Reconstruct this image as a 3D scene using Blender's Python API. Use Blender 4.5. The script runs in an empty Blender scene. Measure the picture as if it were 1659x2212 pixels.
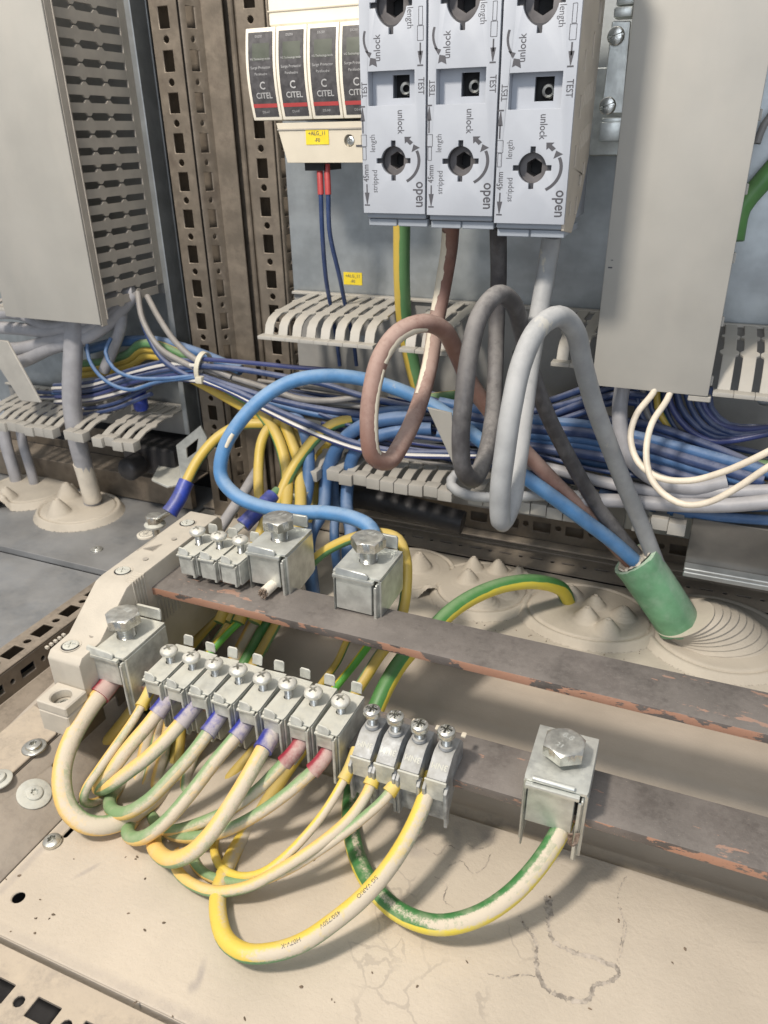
import bpy, bmesh, math, random
from mathutils import Vector, Matrix
from mathutils.geometry import tessellate_polygon
random.seed(7)
C = bpy.context.scene.collection
PI = math.pi
# ------------------------------------------------------------------ camera
# all lengths below are millimetres in the cabinet's own axes: X along the busbars, Y into the cabinet, Z up
OFF = Vector((0, 0, 330.0))          # height of the lens above the cabinet's lowest sheet
S = 0.001
FPX = 1632.0
AX = (0.9223858, 0.1596934, -0.3517135); DN = (0.0165001, 0.8934790, 0.4488020); AY = (0.3859193, -0.4197719, 0.8214973)
cam_d = bpy.data.cameras.new('camera'); cam = bpy.data.objects.new('camera', cam_d); C.objects.link(cam)
cam_d.sensor_fit = 'VERTICAL'; cam_d.sensor_height = 36; cam_d.lens = 36 * FPX / 2212
cam_d.clip_start = 0.01; cam_d.clip_end = 20
R3 = Matrix(((AX[0], -AX[1], -AX[2]), (AY[0], -AY[1], -AY[2]), (-DN[0], DN[1], DN[2])))
m4 = R3.to_4x4(); m4.translation = OFF * S; cam.matrix_world = m4
cam_d.dof.use_dof = True; cam_d.dof.focus_distance = 0.37; cam_d.dof.aperture_fstop = 16
cam_d.dof.aperture_fstop = 26.56 / 1.25
bpy.context.scene.camera = cam
# ------------------------------------------------------------------ world and lamps
w = bpy.data.worlds.new('World'); bpy.context.scene.world = w; w.use_nodes = True
bg = w.node_tree.nodes['Background']; bg.inputs[0].default_value = (0.88, 0.93, 1.0, 1); bg.inputs[1].default_value = 0.37
def area(name, loc, tgt, size, power, col, sy=None):
    l = bpy.data.lights.new(name, 'AREA'); l.size = size * S; l.energy = power; l.color = col
    if sy: l.shape = 'RECTANGLE'; l.size_y = sy * S
    o = bpy.data.objects.new(name, l); C.objects.link(o)
    L = (Vector(loc) + OFF) * S; T = (Vector(tgt) + OFF) * S
    o.location = L; o.rotation_euler = (T - L).to_track_quat('-Z', 'Y').to_euler()
    return o
area('key_lamp', (-330, -160, 520), (-100, 330, -280), 90, 8.4, (1.0, 0.915, 0.81))
area('room_light_front', (250, -900, 350), (-100, 450, -50), 900, 5.4, (0.82, 0.89, 1.0))
area('room_light_top', (-300, 0, 1100), (-100, 350, -200), 700, 4.2, (1.0, 0.95, 0.88))
sc = bpy.context.scene
sc.view_settings.view_transform = 'Standard'; sc.view_settings.look = 'None'; sc.view_settings.exposure = 0; sc.view_settings.gamma = 1
sc.view_settings.use_curve_mapping = False
# ------------------------------------------------------------------ projection helper: where a sight line meets a plane of the cabinet
def at(px, py, x=None, y=None, z=None):
    c = (px - 829.5, py - 1106, FPX)
    r = (sum(a * b for a, b in zip(c, AX)), sum(a * b for a, b in zip(c, AY)), -sum(a * b for a, b in zip(c, DN)))
    t = x / r[0] if x is not None else y / r[1] if y is not None else z / r[2]
    return Vector((r[0] * t, r[1] * t, r[2] * t))
# ------------------------------------------------------------------ materials
def nt(name):
    m = bpy.data.materials.new(name); m.use_nodes = True; t = m.node_tree; t.nodes.clear(); return m, t
class N:
    def __init__(s, t): s.t = t
    def n(s, ty, **k):
        x = s.t.nodes.new(ty)
        for a, b in k.items(): setattr(x, a, b)
        return x
    def l(s, a, b): s.t.links.new(a, b)
    def pos(s):
        if not hasattr(s, '_p'): s._p = s.n('ShaderNodeNewGeometry')
        return s._p.outputs['Position']
    def nrm(s): s.pos(); return s._p.outputs['Normal']
    def noise(s, scale, detail=4, rough=.55, vec=None, dist=0):
        x = s.n('ShaderNodeTexNoise'); x.inputs['Scale'].default_value = scale; x.inputs['Detail'].default_value = detail
        x.inputs['Roughness'].default_value = rough; x.inputs['Distortion'].default_value = dist
        s.l(vec if vec is not None else s.pos(), x.inputs['Vector']); return x.outputs['Fac']
    def ramp(s, f, a, b, va=0., vb=1.):
        x = s.n('ShaderNodeMapRange'); x.interpolation_type = 'SMOOTHSTEP'
        for i, v in zip(('From Min', 'From Max', 'To Min', 'To Max'), (a, b, va, vb)): x.inputs[i].default_value = v
        s.l(f, x.inputs['Value']); return x.outputs[0]
    def mul(s, a, b, op='MULTIPLY'):
        x = s.n('ShaderNodeMath', operation=op)
        for i, v in enumerate((a, b)):
            if isinstance(v, (int, float)): x.inputs[i].default_value = v
            else: s.l(v, x.inputs[i])
        x.use_clamp = False; return x.outputs[0]
    def mix(s, f, a, b):
        x = s.n('ShaderNodeMix', data_type='RGBA')
        if isinstance(f, (int, float)): x.inputs[0].default_value = f
        else: s.l(f, x.inputs[0])
        for i, v in ((6, a), (7, b)):
            if isinstance(v, tuple): x.inputs[i].default_value = (*v[:3], 1)
            else: s.l(v, x.inputs[i])
        return x.outputs[2]
    def scaled(s, v):
        x = s.n('ShaderNodeVectorMath', operation='MULTIPLY'); s.l(s.pos(), x.inputs[0]); x.inputs[1].default_value = v; return x.outputs[0]
DUST = (0.55, 0.49, 0.40)
def surf(name, col, rough=.5, metal=0., dust=0., dcol=DUST, var=.12, vscale=60, bump=.0, bscale=900, extra=None, dlo=.15, dhi=.85, grain=None, spec=.5, coat=0, ddir=None):
    m, t = nt(name); g = N(t)
    out = g.n('ShaderNodeOutputMaterial'); p = g.n('ShaderNodeBsdfPrincipled'); g.l(p.outputs[0], out.inputs[0])
    n1 = g.noise(vscale, 5)
    dk = tuple(c * (1 - var * 1.6) for c in col); lt = tuple(min(1, c * (1 + var)) for c in col)
    c = g.mix(g.ramp(n1, .3, .7), dk, lt) if isinstance(col, tuple) else col
    if extra: c = extra(g, c)
    rgh = rough; met = metal
    if dust > 0:
        sp = g.n('ShaderNodeSeparateXYZ'); g.l(g.nrm(), sp.inputs[0])
        uz = sp.outputs[2]
        if ddir:
            dt = g.n('ShaderNodeVectorMath', operation='DOT_PRODUCT'); g.l(g.nrm(), dt.inputs[0]); dt.inputs[1].default_value = Vector(ddir).normalized(); uz = dt.outputs['Value']
            uz = g.mul(uz, g.mul(g.mul(g.noise(900, 3, .7), .5, 'SUBTRACT'), .35), 'ADD')
        up = g.ramp(uz, dlo, dhi)
        nn = g.ramp(g.mul(g.noise(350, 6, .7), g.noise(45, 3, .5), 'ADD'), .75, 1.12, .45, 1.)
        base = g.ramp(g.noise(110, 4), .45, .75, 0., .25)
        f = g.mul(g.mul(g.mul(up, nn), base, 'ADD'), dust)
        fm = g.n('ShaderNodeMath', operation='MINIMUM'); g.l(f, fm.inputs[0]); fm.inputs[1].default_value = 1
        f = fm.outputs[0]
        c = g.mix(f, c, dcol)
        rr = g.n('ShaderNodeMapRange'); g.l(f, rr.inputs[0]); rr.inputs[3].default_value = rough; rr.inputs[4].default_value = .95
        g.l(rr.outputs[0], p.inputs['Roughness'])
        mm = g.n('ShaderNodeMapRange'); g.l(f, mm.inputs[0]); mm.inputs[3].default_value = metal; mm.inputs[4].default_value = 0
        g.l(mm.outputs[0], p.inputs['Metallic'])
    else:
        g.l(g.ramp(g.noise(vscale * 2.3, 4), .3, .7, max(0, rough - .07), min(1, rough + .1)), p.inputs['Roughness'])
        p.inputs['Metallic'].default_value = metal
    g.l(c, p.inputs['Base Color'])
    p.inputs['Specular IOR Level'].default_value = spec
    if coat: p.inputs['Coat Weight'].default_value = coat
    if bump > 0:
        b = g.n('ShaderNodeBump'); b.inputs['Strength'].default_value = bump; b.inputs['Distance'].default_value = .0006
        g.l(g.noise(bscale, 5, .65), b.inputs['Height']); g.l(b.outputs[0], p.inputs['Normal'])
    return m
SMUDGES = [(-152, 150, 2.2, 9, .35, .6), (-152, 144, 2.6, 4, .3, .5), (-232, 171, 1.8, 9, -.5, .5), (-60, 262, 5, 7, .8, .5), (-73, 256, 3, 8, .4, .5), (-90, 240, 9, 5, .3, .35), (-60, 133, 260, 4.5, 0, .45), (-262, 165, 3, 60, 0, .4)]
def floor_extra(g, c):
    # brown grime veins and specks that lie in the dust
    d = g.n('ShaderNodeVectorMath', operation='ADD'); g.l(g.pos(), d.inputs[0])
    nz = g.n('ShaderNodeTexNoise'); nz.inputs['Scale'].default_value = 28; nz.inputs['Detail'].default_value = 5; g.l(g.pos(), nz.inputs['Vector'])
    sc_ = g.n('ShaderNodeVectorMath', operation='SCALE'); g.l(nz.outputs['Color'], sc_.inputs[0]); sc_.inputs['Scale'].default_value = .045
    g.l(sc_.outputs[0], d.inputs[1])
    v = g.n('ShaderNodeTexVoronoi', feature='DISTANCE_TO_EDGE'); v.inputs['Scale'].default_value = 17; g.l(d.outputs[0], v.inputs['Vector'])
    line = g.ramp(v.outputs['Distance'], .012, .03, 1, 0)
    px_ = g.n('ShaderNodeSeparateXYZ'); g.l(g.pos(), px_.inputs[0]); side = g.ramp(px_.outputs[0], -.15, -.09)
    f = g.mul(g.mul(g.mul(line, side), g.ramp(g.noise(11, 2), .48, .60)), .2)
    f = g.mul(f, g.ramp(g.noise(260, 4), .35, .65, .2, .6))
    c = g.mix(f, c, (.25, .21, .18))
    v2 = g.n('ShaderNodeTexVoronoi', feature='DISTANCE_TO_EDGE'); v2.inputs['Scale'].default_value = 46; g.l(d.outputs[0], v2.inputs['Vector'])
    f = g.mul(g.mul(g.ramp(v2.outputs['Distance'], .015, .035, 1, 0), side), g.ramp(g.noise(17, 2), .54, .60))
    c = g.mix(g.mul(f, .28), c, (.22, .19, .17))
    c = g.mix(g.ramp(g.noise(9, 3), .5, .8, 0, .35), c, (.42, .37, .31))
    c = g.mix(g.ramp(g.noise(1, 5, .7, vec=g.scaled((120, 900, 500))), .5, .75, 0, .22), c, (.40, .35, .29))
    for cx_, cy_, rx_, ry_, an_, am_ in SMUDGES:
        mp_ = g.n('ShaderNodeMapping', vector_type='TEXTURE'); g.l(g.pos(), mp_.inputs[0]); mp_.inputs['Location'].default_value = (cx_ * S, cy_ * S, 0.015); mp_.inputs['Rotation'].default_value = (0, 0, an_); mp_.inputs['Scale'].default_value = (rx_ * S, ry_ * S, 1)
        ln_ = g.n('ShaderNodeVectorMath', operation='LENGTH'); g.l(mp_.outputs[0], ln_.inputs[0])
        c = g.mix(g.mul(g.ramp(ln_.outputs['Value'], .2, 1.1, am_, 0), g.ramp(g.noise(150, 4), .3, .7, .5, 1)), c, (.30, .265, .25))
    return g.mix(g.ramp(g.noise(1500, 3), .62, .72, 0, .25), c, (.3, .25, .2))
def copper_extra(g, c):
    st = g.scaled((60, 190, 190)); a = g.noise(1, 6, .62, vec=st)
    b = g.noise(14, 3)
    sp = g.n('ShaderNodeSeparateXYZ'); g.l(g.nrm(), sp.inputs[0]); edge = g.ramp(g.mul(sp.outputs[1], -1), .3, .8, 0, .18)
    px_ = g.n('ShaderNodeSeparateXYZ'); g.l(g.pos(), px_.inputs[0]); wear = g.mul(g.ramp(px_.outputs[0], -.22, -.17, .07, 0), g.ramp(px_.outputs[0], 0, .05, 0, .08), 'ADD')
    f = g.ramp(g.mul(g.mul(g.mul(a, g.mul(b, .55), 'ADD'), edge, 'ADD'), wear, 'ADD'), .965, .985)
    c = g.mix(g.ramp(g.noise(1, 4, .7, vec=g.scaled((300, 1500, 900))), .55, .75, 0, .35), c, (.36, .32, .30))
    c = g.mix(g.mul(f, .85), c, (.56, .30, .20))
    c = g.mix(g.ramp(g.noise(700, 4), .62, .72, 0, .45), c, (.10, .07, .06))
    return g.mix(g.ramp(g.noise(1300, 2), .72, .78, 0, .7), c, (.6, .52, .42))
def stain(col, sc=40, lo=.52, hi=.7, amt=.6, stretch=(1, 1, 1)):
    def f(g, c): return g.mix(g.mul(g.ramp(g.noise(1, 5, .6, vec=g.scaled(tuple(sc * q for q in stretch))), lo, hi), amt), c, col)
    return f
M = {}
M['floor'] = surf('dusty_sheet', (.55, .478, .385), .88, 0, extra=floor_extra, var=.06, vscale=14, bump=.55, bscale=420)
M['floor2'] = surf('dusty_recess_sheet', (.50, .435, .36), .85, 0, extra=stain((.30, .26, .22), 12, .5, .75, .5, (.3, 1, 1)), var=.06, vscale=20, bump=.3, bscale=500)
M['rail'] = surf('dusty_steel_rail', (.23, .195, .155), .5, .55, .75, (.34, .285, .225), extra=stain((.13, .105, .085), 60), var=.15, bump=.25, bscale=500)
M['rail_light'] = surf('dusty_light_rail', (.36, .31, .26), .6, .2, .8, (.52, .44, .34), extra=stain((.24, .2, .17), 50, .5, .75, .5), bump=.3, bscale=450)
M['galv'] = surf('galvanised_plate', (.44, .47, .48), .38, .75, .1, extra=stain((.30, .31, .32), 30, .45, .7, .5, (.25, 1, 1)), var=.1, bump=.06, bscale=300)
M['galv_dust'] = surf('dusty_galvanised_sheet', (.33, .34, .35), .42, .5, .3, (.40, .37, .33), var=.15, vscale=25, bump=.1)
M['zinc'] = surf('dusty_zinc', (.60, .61, .57), .42, .55, .85, (.56, .55, .48), var=.14, vscale=160, bump=.28, bscale=900, dlo=.1, dhi=.8)
M['zinc_clean'] = surf('bright_zinc', (.66, .68, .65), .34, .8, .4, (.56, .56, .50), var=.12, vscale=120, bump=.12, bscale=700, dlo=.3, dhi=1)
M['cast'] = surf('cast_zinc', (.43, .45, .47), .42, .6, .55, (.42, .40, .35), var=.2, vscale=200, bump=.3, bscale=700)
M['screw'] = surf('screw_steel', (.66, .66, .62), .24, .95, .25, (.56, .52, .44), var=.15, vscale=250, bump=.15, bscale=600, dlo=.4, dhi=1.1)
M['screw_dusty'] = surf('frosted_screw_steel', (.70, .69, .63), .34, .6, .5, (.64, .61, .53), var=.15, vscale=250, bump=.2, bscale=700, dlo=.3, dhi=1.0)
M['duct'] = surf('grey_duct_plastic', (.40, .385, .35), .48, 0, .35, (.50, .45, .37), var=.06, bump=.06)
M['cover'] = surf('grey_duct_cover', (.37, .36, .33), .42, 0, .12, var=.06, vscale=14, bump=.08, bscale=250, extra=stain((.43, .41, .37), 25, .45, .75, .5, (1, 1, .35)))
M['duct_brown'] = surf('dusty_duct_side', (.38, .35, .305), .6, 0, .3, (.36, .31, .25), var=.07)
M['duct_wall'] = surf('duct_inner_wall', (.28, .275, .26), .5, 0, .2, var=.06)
M['insul'] = surf('beige_polyester', (.50, .46, .39), .62, 0, .55, (.56, .505, .42), var=.05, vscale=90, bump=.22, bscale=800)
M['gland'] = surf('beige_gland_rubber', (.53, .475, .39), .7, 0, .5, (.60, .54, .45), var=.07, vscale=40, bump=.3, bscale=700)
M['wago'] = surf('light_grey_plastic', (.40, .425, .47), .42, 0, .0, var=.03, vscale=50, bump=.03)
M['wago_shade'] = surf('shaded_grey_plastic', (.30, .33, .37), .45, 0, .0, var=.04)  # darker copy of the terminal grey, shade of the lower ends put into colour
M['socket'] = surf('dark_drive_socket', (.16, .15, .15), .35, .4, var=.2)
M['socket_shade'] = surf('socket_shadow_plastic', (.05, .05, .055), .4, 0, var=.1)  # near-black colour paints the shade inside socket wells and side pockets
M['channel'] = surf('dark_shiny_channel', (.14, .135, .125), .28, .3, .15, var=.15, vscale=20)
M['wago_side'] = surf('beige_module_side', (.52, .46, .38), .5, 0, .15, var=.06)
M['print'] = surf('dark_print', (.07, .07, .08), .6, 0, var=.05)
M['white'] = surf('cream_plastic', (.78, .73, .62), .4, 0, .0, var=.03)
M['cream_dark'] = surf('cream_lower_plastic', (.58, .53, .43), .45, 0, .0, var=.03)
M['black'] = surf('gap_shade_black', (.012, .012, .013), .6, 0, var=.1)  # black colour stands in for shade in gaps and openings
M['dark'] = surf('dark_cabinet_interior', (.035, .034, .036), .5, .2, var=.2)
M['label_dark'] = surf('charcoal_label', (.075, .072, .075), .4, 0, var=.2, vscale=300)
M['label_green'] = surf('green_grey_window', (.085, .095, .075), .4, 0, var=.1)
M['label_text'] = surf('grey_lettering', (.42, .42, .42), .6, 0, var=.1)
M['red'] = surf('red_stripe', (.42, .06, .06), .45, 0, var=.1)
M['yellow'] = surf('yellow_tape', (.75, .58, .03), .5, 0, var=.1)
M['copper'] = surf('tarnished_copper', (.165, .145, .133), .40, .35, .42, (.29, .265, .24), extra=copper_extra, var=.2, vscale=30, bump=.25, bscale=600)
M['green_sleeve'] = surf('green_cable_sheath', (.16, .36, .20), .5, 0, 1.0, (.46, .58, .45), var=.15, vscale=60, bump=.15, bscale=400)
M['filler'] = surf('white_cable_filler', (.70, .64, .54), .85, 0, var=.08, bump=.4, bscale=500)
M['blue_ferrule'] = surf('blue_ferrule', (.035, .045, .30), .4, 0, .8, (.56, .50, .45), var=.15, dlo=.35, dhi=.8, ddir=(.78, -.3, .55))
M['red_ferrule'] = surf('red_ferrule', (.32, .03, .05), .5, 0, .7, (.56, .48, .42), var=.15, dlo=.3, dhi=.8, ddir=(.78, -.3, .55))
M['yellow_ferrule'] = surf('yellow_ferrule', (.72, .52, .06), .45, 0, .35, var=.1)
M['lug_blue'] = surf('blue_shrink_sleeve', (.02, .05, .34), .35, 0, .15, var=.2, vscale=150, bump=.3, bscale=300)
M['tie'] = surf('white_cable_tie', (.66, .62, .50), .45, 0, .2, var=.05)
M['grime'] = surf('dried_grime', (.44, .385, .325), .9, 0, var=.3, vscale=300)
M['rail_mid'] = surf('dusty_mid_rail', (.30, .255, .21), .6, .25, .6, (.38, .33, .27), extra=stain((.17, .14, .115), 60), var=.15, bump=.3, bscale=450)
M['speck'] = surf('brown_debris', (.20, .15, .105), .9, 0, var=.3)
M['strand'] = surf('bare_copper_strands', (.30, .22, .17), .45, .6, .3, var=.4, vscale=700)
M['cream_tape'] = surf('cream_paint_drip', (.66, .60, .48), .6, 0, var=.06, bump=.3, bscale=300)
def wire(name, col, rough=.42, dust=.35, dcol=DUST, gy=None, var=.08, dlo=.2, dhi=.95, bump=.1, smear=None, spec=.5, ddir=None):
    """insulated wire; gy=(yellow, green, share) gives two lengthwise colour bands from the tube's own u coordinate"""
    def ex(g, c):
        if gy:
            uv = g.n('ShaderNodeUVMap'); sp = g.n('ShaderNodeSeparateXYZ'); g.l(uv.outputs[0], sp.inputs[0])
            wob = g.mul(g.mul(g.noise(90, 2), .5, 'SUBTRACT'), .05)
            u = g.mul(sp.outputs[0], wob, 'ADD')
            tri = g.mul(g.mul(u, .5, 'SUBTRACT'), 0, 'ADD'); ab = g.n('ShaderNodeMath', operation='ABSOLUTE'); g.l(tri, ab.inputs[0])
            c = g.mix(g.ramp(ab.outputs[0], .5 * gy[2] - .008, .5 * gy[2] + .008), gy[0], gy[1])
        if smear: c = g.mix(g.mul(g.ramp(g.noise(1, 5, .6, vec=g.scaled((70, 70, 45))), smear[1], smear[2]), smear[3]), c, smear[0])
        return c
    return surf(name, col, rough, 0, dust, dcol, var=var, vscale=90, bump=bump, bscale=1100, extra=ex, dlo=dlo, dhi=dhi, spec=spec, ddir=ddir)
DW = (.60, .525, .41)
YEL, GRN = (.60, .43, .075), (.11, .25, .10)
M['gy'] = wire('green_yellow_insulation', YEL, gy=(YEL, GRN, .6), dust=.22)
M['gy_bright'] = wire('bright_green_yellow_insulation', YEL, gy=((.74, .62, .05), (.13, .48, .07), .5), dust=.05)
M['gy_dust'] = wire('dusty_green_yellow_insulation', YEL, gy=((.78, .52, .16), (.22, .34, .16), .5), dust=1.2, dcol=DW, dlo=.40, dhi=.82, bump=.4, rough=.6, ddir=(.78, -.3, .55))
M['gy_dust_y'] = wire('dusty_yellow_insulation', YEL, gy=((.74, .54, .09), (.13, .29, .13), .55), dust=1.25, dcol=DW, dlo=.5, dhi=.8, bump=.35, rough=.55, ddir=(.72, -.3, .6))
M['gy_green'] = wire('green_insulation_yellow_stripe', GRN, gy=((.085, .26, .075), (.76, .62, .07), .70), dust=.55, dcol=(.36, .46, .28), dlo=.7, dhi=1.1)
M['green_plain'] = wire('green_insulation', (.09, .24, .06), dust=.2)
M['gy_e'] = wire('dusty_heavy_green_yellow', GRN, gy=((.055, .20, .06), (.74, .60, .07), .62), dust=1.4, dcol=DW, dlo=.66, dhi=.84, bump=.15, ddir=(.45, -.4, .8))
M['blue'] = wire('light_blue_insulation', (.085, .235, .47), dust=.6, dcol=(.32, .42, .53), smear=((.5, .47, .38), .66, .7, .6))
M['blue2'] = wire('mid_blue_insulation', (.06, .14, .30), dust=.5, dcol=(.31, .38, .50))
M['navy'] = wire('navy_insulation', (.03, .055, .145), dust=.5, dcol=(.30, .31, .38), rough=.35)
M['navyw'] = wire('navy_white_insulation', (.04, .05, .15), gy=((.62, .60, .56), (.04, .055, .17), .3), dust=.1, rough=.35)
M['brown'] = wire('dusty_brown_insulation', (.21, .11, .085), dust=.8, dcol=(.42, .31, .265), dlo=-.3, dhi=.9, smear=((.42, .29, .25), .4, .7, .25))
M['blackc'] = wire('scuffed_black_insulation', (.055, .052, .055), dust=.75, dcol=(.30, .285, .27), dlo=-.2, dhi=1, smear=((.30, .30, .31), .45, .7, .25))
M['grey'] = wire('grey_insulation', (.31, .32, .325), dust=.8, dcol=(.46, .46, .455), dlo=-.2, dhi=1, smear=((.5, .47, .38), .66, .7, .7))
M['grey2'] = wire('grey_thin_insulation', (.24, .23, .22), dust=.4, dcol=(.42, .38, .33))
M['greyblue'] = wire('pale_grey_sheath', (.36, .36, .38), dust=.35, dcol=(.50, .46, .42))
M['cord'] = wire('cream_cord', (.74, .66, .54), dust=.2, rough=.45)
# ------------------------------------------------------------------ mesh building
class MB:
    def __init__(s): s.v = []; s.f = []; s.uv = []
    def add(s, vs, fs, uvs=None):
        o = len(s.v); s.v += [tuple(v) for v in vs]; s.f += [tuple(i + o for i in f) for f in fs]
        s.uv += uvs if uvs else [None] * len(fs)
        return s
    def box(s, x0, x1, y0, y1, z0, z1):
        vs = [(x, y, z) for z in (z0, z1) for y in (y0, y1) for x in (x0, x1)]
        return s.add(vs, [(0, 2, 3, 1), (4, 5, 7, 6), (0, 1, 5, 4), (2, 6, 7, 3), (0, 4, 6, 2), (1, 3, 7, 5)])
    def sheet(s, outer, holes, t, mp):
        """flat plate with holes: outer/holes are 2D loops, t thickness; mp(u,v,w) maps to 3D, w in 0..t"""
        loops = [[Vector((p[0], p[1], 0)) for p in l] for l in [outer] + list(holes)]
        tris = tessellate_polygon(loops); flat = [p for l in loops for p in l]; n = len(flat)
        vs = [mp(p.x, p.y, 0) for p in flat] + [mp(p.x, p.y, t) for p in flat]
        fs = [tuple(q) for q in tris] + [tuple(i + n for i in reversed(q)) for q in tris]
        o = 0
        for l in loops:
            k = len(l)
            for i in range(k): j = (i + 1) % k; fs.append((o + i, o + j, o + j + n, o + i + n))
            o += k
        return s.add(vs, fs)
    def lathe(s, prof, c=(0, 0, 0), axis='z', n=24, caps=True):
        vs = []; fs = []
        for r, h in prof:
            for i in range(n):
                a = 2 * PI * i / n; p = (r * math.cos(a), r * math.sin(a), h)
                if axis == 'y': p = (p[0], p[2], p[1])
                if axis == 'x': p = (p[2], p[0], p[1])
                vs.append((p[0] + c[0], p[1] + c[1], p[2] + c[2]))
        m = len(prof)
        for k in range(m - 1):
            for i in range(n): j = (i + 1) % n; fs.append((k * n + i, k * n + j, (k + 1) * n + j, (k + 1) * n + i))
        if caps: fs.append(tuple(range(n))); fs.append(tuple((m - 1) * n + i for i in range(n)))
        return s.add(vs, fs)
    def xf(s, mtx):
        s.v = [tuple(mtx @ Vector(v)) for v in s.v]; return s
    def mesh(s, name, mat, bevel=0, seg=1, smooth=35, recalc=True):
        me = bpy.data.meshes.new(name); me.from_pydata([(a * S, b * S, c * S) for a, b, c in s.v], [], s.f)
        if any(u for u in s.uv):
            ul = me.uv_layers.new(name='UVMap'); k = 0
            for f, u in zip(s.f, s.uv):
                for i in range(len(f)): ul.data[k + i].uv = u[i] if u else (0, 0)
                k += len(f)
        if recalc or bevel:
            b = bmesh.new(); b.from_mesh(me)
            bmesh.ops.recalc_face_normals(b, faces=b.faces)
            if bevel:
                es = [e for e in b.edges if len(e.link_faces) == 2 and e.calc_face_angle(0) > math.radians(40)]
                bmesh.ops.bevel(b, geom=es, offset=bevel * S, offset_type='OFFSET', segments=seg, profile=.6, affect='EDGES', clamp_overlap=True)
            b.to_mesh(me); b.free()
        me.polygons.foreach_set('use_smooth', [True] * len(me.polygons)); me.set_sharp_from_angle(angle=math.radians(smooth))
        me.materials.append(mat if not isinstance(mat, str) else M[mat]); me.update()
        return me
def tag(o, label=None, cat=None, group=None, kind=None):
    for k, v in (('label', label), ('category', cat), ('group', group), ('kind', kind)):
        if v: o[k] = v
    return o
def link(name, data, parent=None, loc=None):
    o = bpy.data.objects.new(name, data); C.objects.link(o)
    if loc is not None: o.location = (Vector(loc) + OFF) * S if parent is None else Vector(loc) * S
    if parent: o.parent = parent
    return o
def thing(name, label, cat, loc, group=None):
    o = link(name, None, None, loc); o.empty_display_size = .01; o['_b'] = 1; del o['_b']
    return tag(o, label, cat, group)
BASE = {}
def part(name, mb, mat, parent, **k):
    """part whose mesh was written in cabinet coordinates: shift into the thing's own frame"""
    b = parent
    while b.parent: b = b.parent
    o = Vector(b.location) / S - OFF
    mb.v = [(v[0] - o.x, v[1] - o.y, v[2] - o.z) for v in mb.v]
    return link(name, mb.mesh(name, mat, **k), parent)
def lpart(name, mb, mat, parent, **k): return link(name, mb.mesh(name, mat, **k), parent)
def solo(name, mb, mat, loc, label=None, cat=None, group=None, kind=None, **k):
    l = Vector(loc); mb.v = [(v[0] - l.x, v[1] - l.y, v[2] - l.z) for v in mb.v]
    o = link(name, mb.mesh(name, mat, **k), None, loc); return tag(o, label, cat, group, kind)
def copy_tree(o, parent=None):
    c = o.copy(); C.objects.link(c); c.parent = parent
    for ch in list(o.children): copy_tree(ch, c)
    return c
# ---- tubes
def spline(pts, step=3.0):
    P = [Vector(p) for p in pts]; P = [P[0] * 2 - P[1]] + P + [P[-1] * 2 - P[-2]]; out = []
    for i in range(1, len(P) - 2):
        a, b, c, d = P[i - 1:i + 3]
        t0 = 0; t1 = max(1e-3, (b - a).length) ** .5; t2 = t1 + max(1e-3, (c - b).length) ** .5; t3 = t2 + max(1e-3, (d - c).length) ** .5
        n = max(2, int((c - b).length / step))
        for k in range(n):
            t = t1 + (t2 - t1) * k / n
            A1 = a * ((t1 - t) / (t1 - t0)) + b * ((t - t0) / (t1 - t0)); A2 = b * ((t2 - t) / (t2 - t1)) + c * ((t - t1) / (t2 - t1)); A3 = c * ((t3 - t) / (t3 - t2)) + d * ((t - t2) / (t3 - t2))
            B1 = A1 * ((t2 - t) / (t2 - t0)) + A2 * ((t - t0) / (t2 - t0)); B2 = A2 * ((t3 - t) / (t3 - t1)) + A3 * ((t - t1) / (t3 - t1))
            out.append(B1 * ((t2 - t) / (t2 - t1)) + B2 * ((t - t1) / (t2 - t1)))
    out.append(P[-2]); return out
def frames(path, up=Vector((0, 0, 1))):
    T = [(path[min(i + 1, len(path) - 1)] - path[max(i - 1, 0)]).normalized() for i in range(len(path))]
    n = up - T[0] * up.dot(T[0])
    if n.length < .1: n = Vector((0, -1, 0)) - T[0] * T[0].dot(Vector((0, -1, 0)))
    n.normalize(); F = []
    for i, t in enumerate(T):
        n = n - t * n.dot(t); n.normalize(); F.append((t, n, t.cross(n)))
    return F
def tube(pts, r, seg=14, step=3.0, roll=0., twist=0., rf=None):
    path = spline(pts, step); F = frames(path); mb = MB(); vs = []; L = 0; ln = []
    for i, (p, (t, n, b)) in enumerate(zip(path, F)):
        if i: L += (p - path[i - 1]).length
        ln.append(L); rr = rf(i / (len(path) - 1)) * r if rf else r
        for k in range(seg):
            a = 2 * PI * k / seg + roll + twist * L; vs.append(p + (n * math.cos(a) + b * math.sin(a)) * rr)
    fs = []; uv = []
    for i in range(len(path) - 1):
        for k in range(seg):
            j = (k + 1) % seg; fs.append((i * seg + k, i * seg + j, (i + 1) * seg + j, (i + 1) * seg + k))
            u0, u1 = k / seg, (k + 1) / seg; uv.append([(u0, ln[i]), (u1, ln[i]), (u1, ln[i + 1]), (u0, ln[i + 1])])
    m = len(path) - 1
    fs.append(tuple(reversed(range(seg)))); uv.append([(0, 0)] * seg); fs.append(tuple(m * seg + k for k in range(seg))); uv.append([(0, 0)] * seg)
    mb.add(vs, fs, uv); mb.path = path; mb.fr = F; mb.ln = ln; mb.r = r
    return mb
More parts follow.
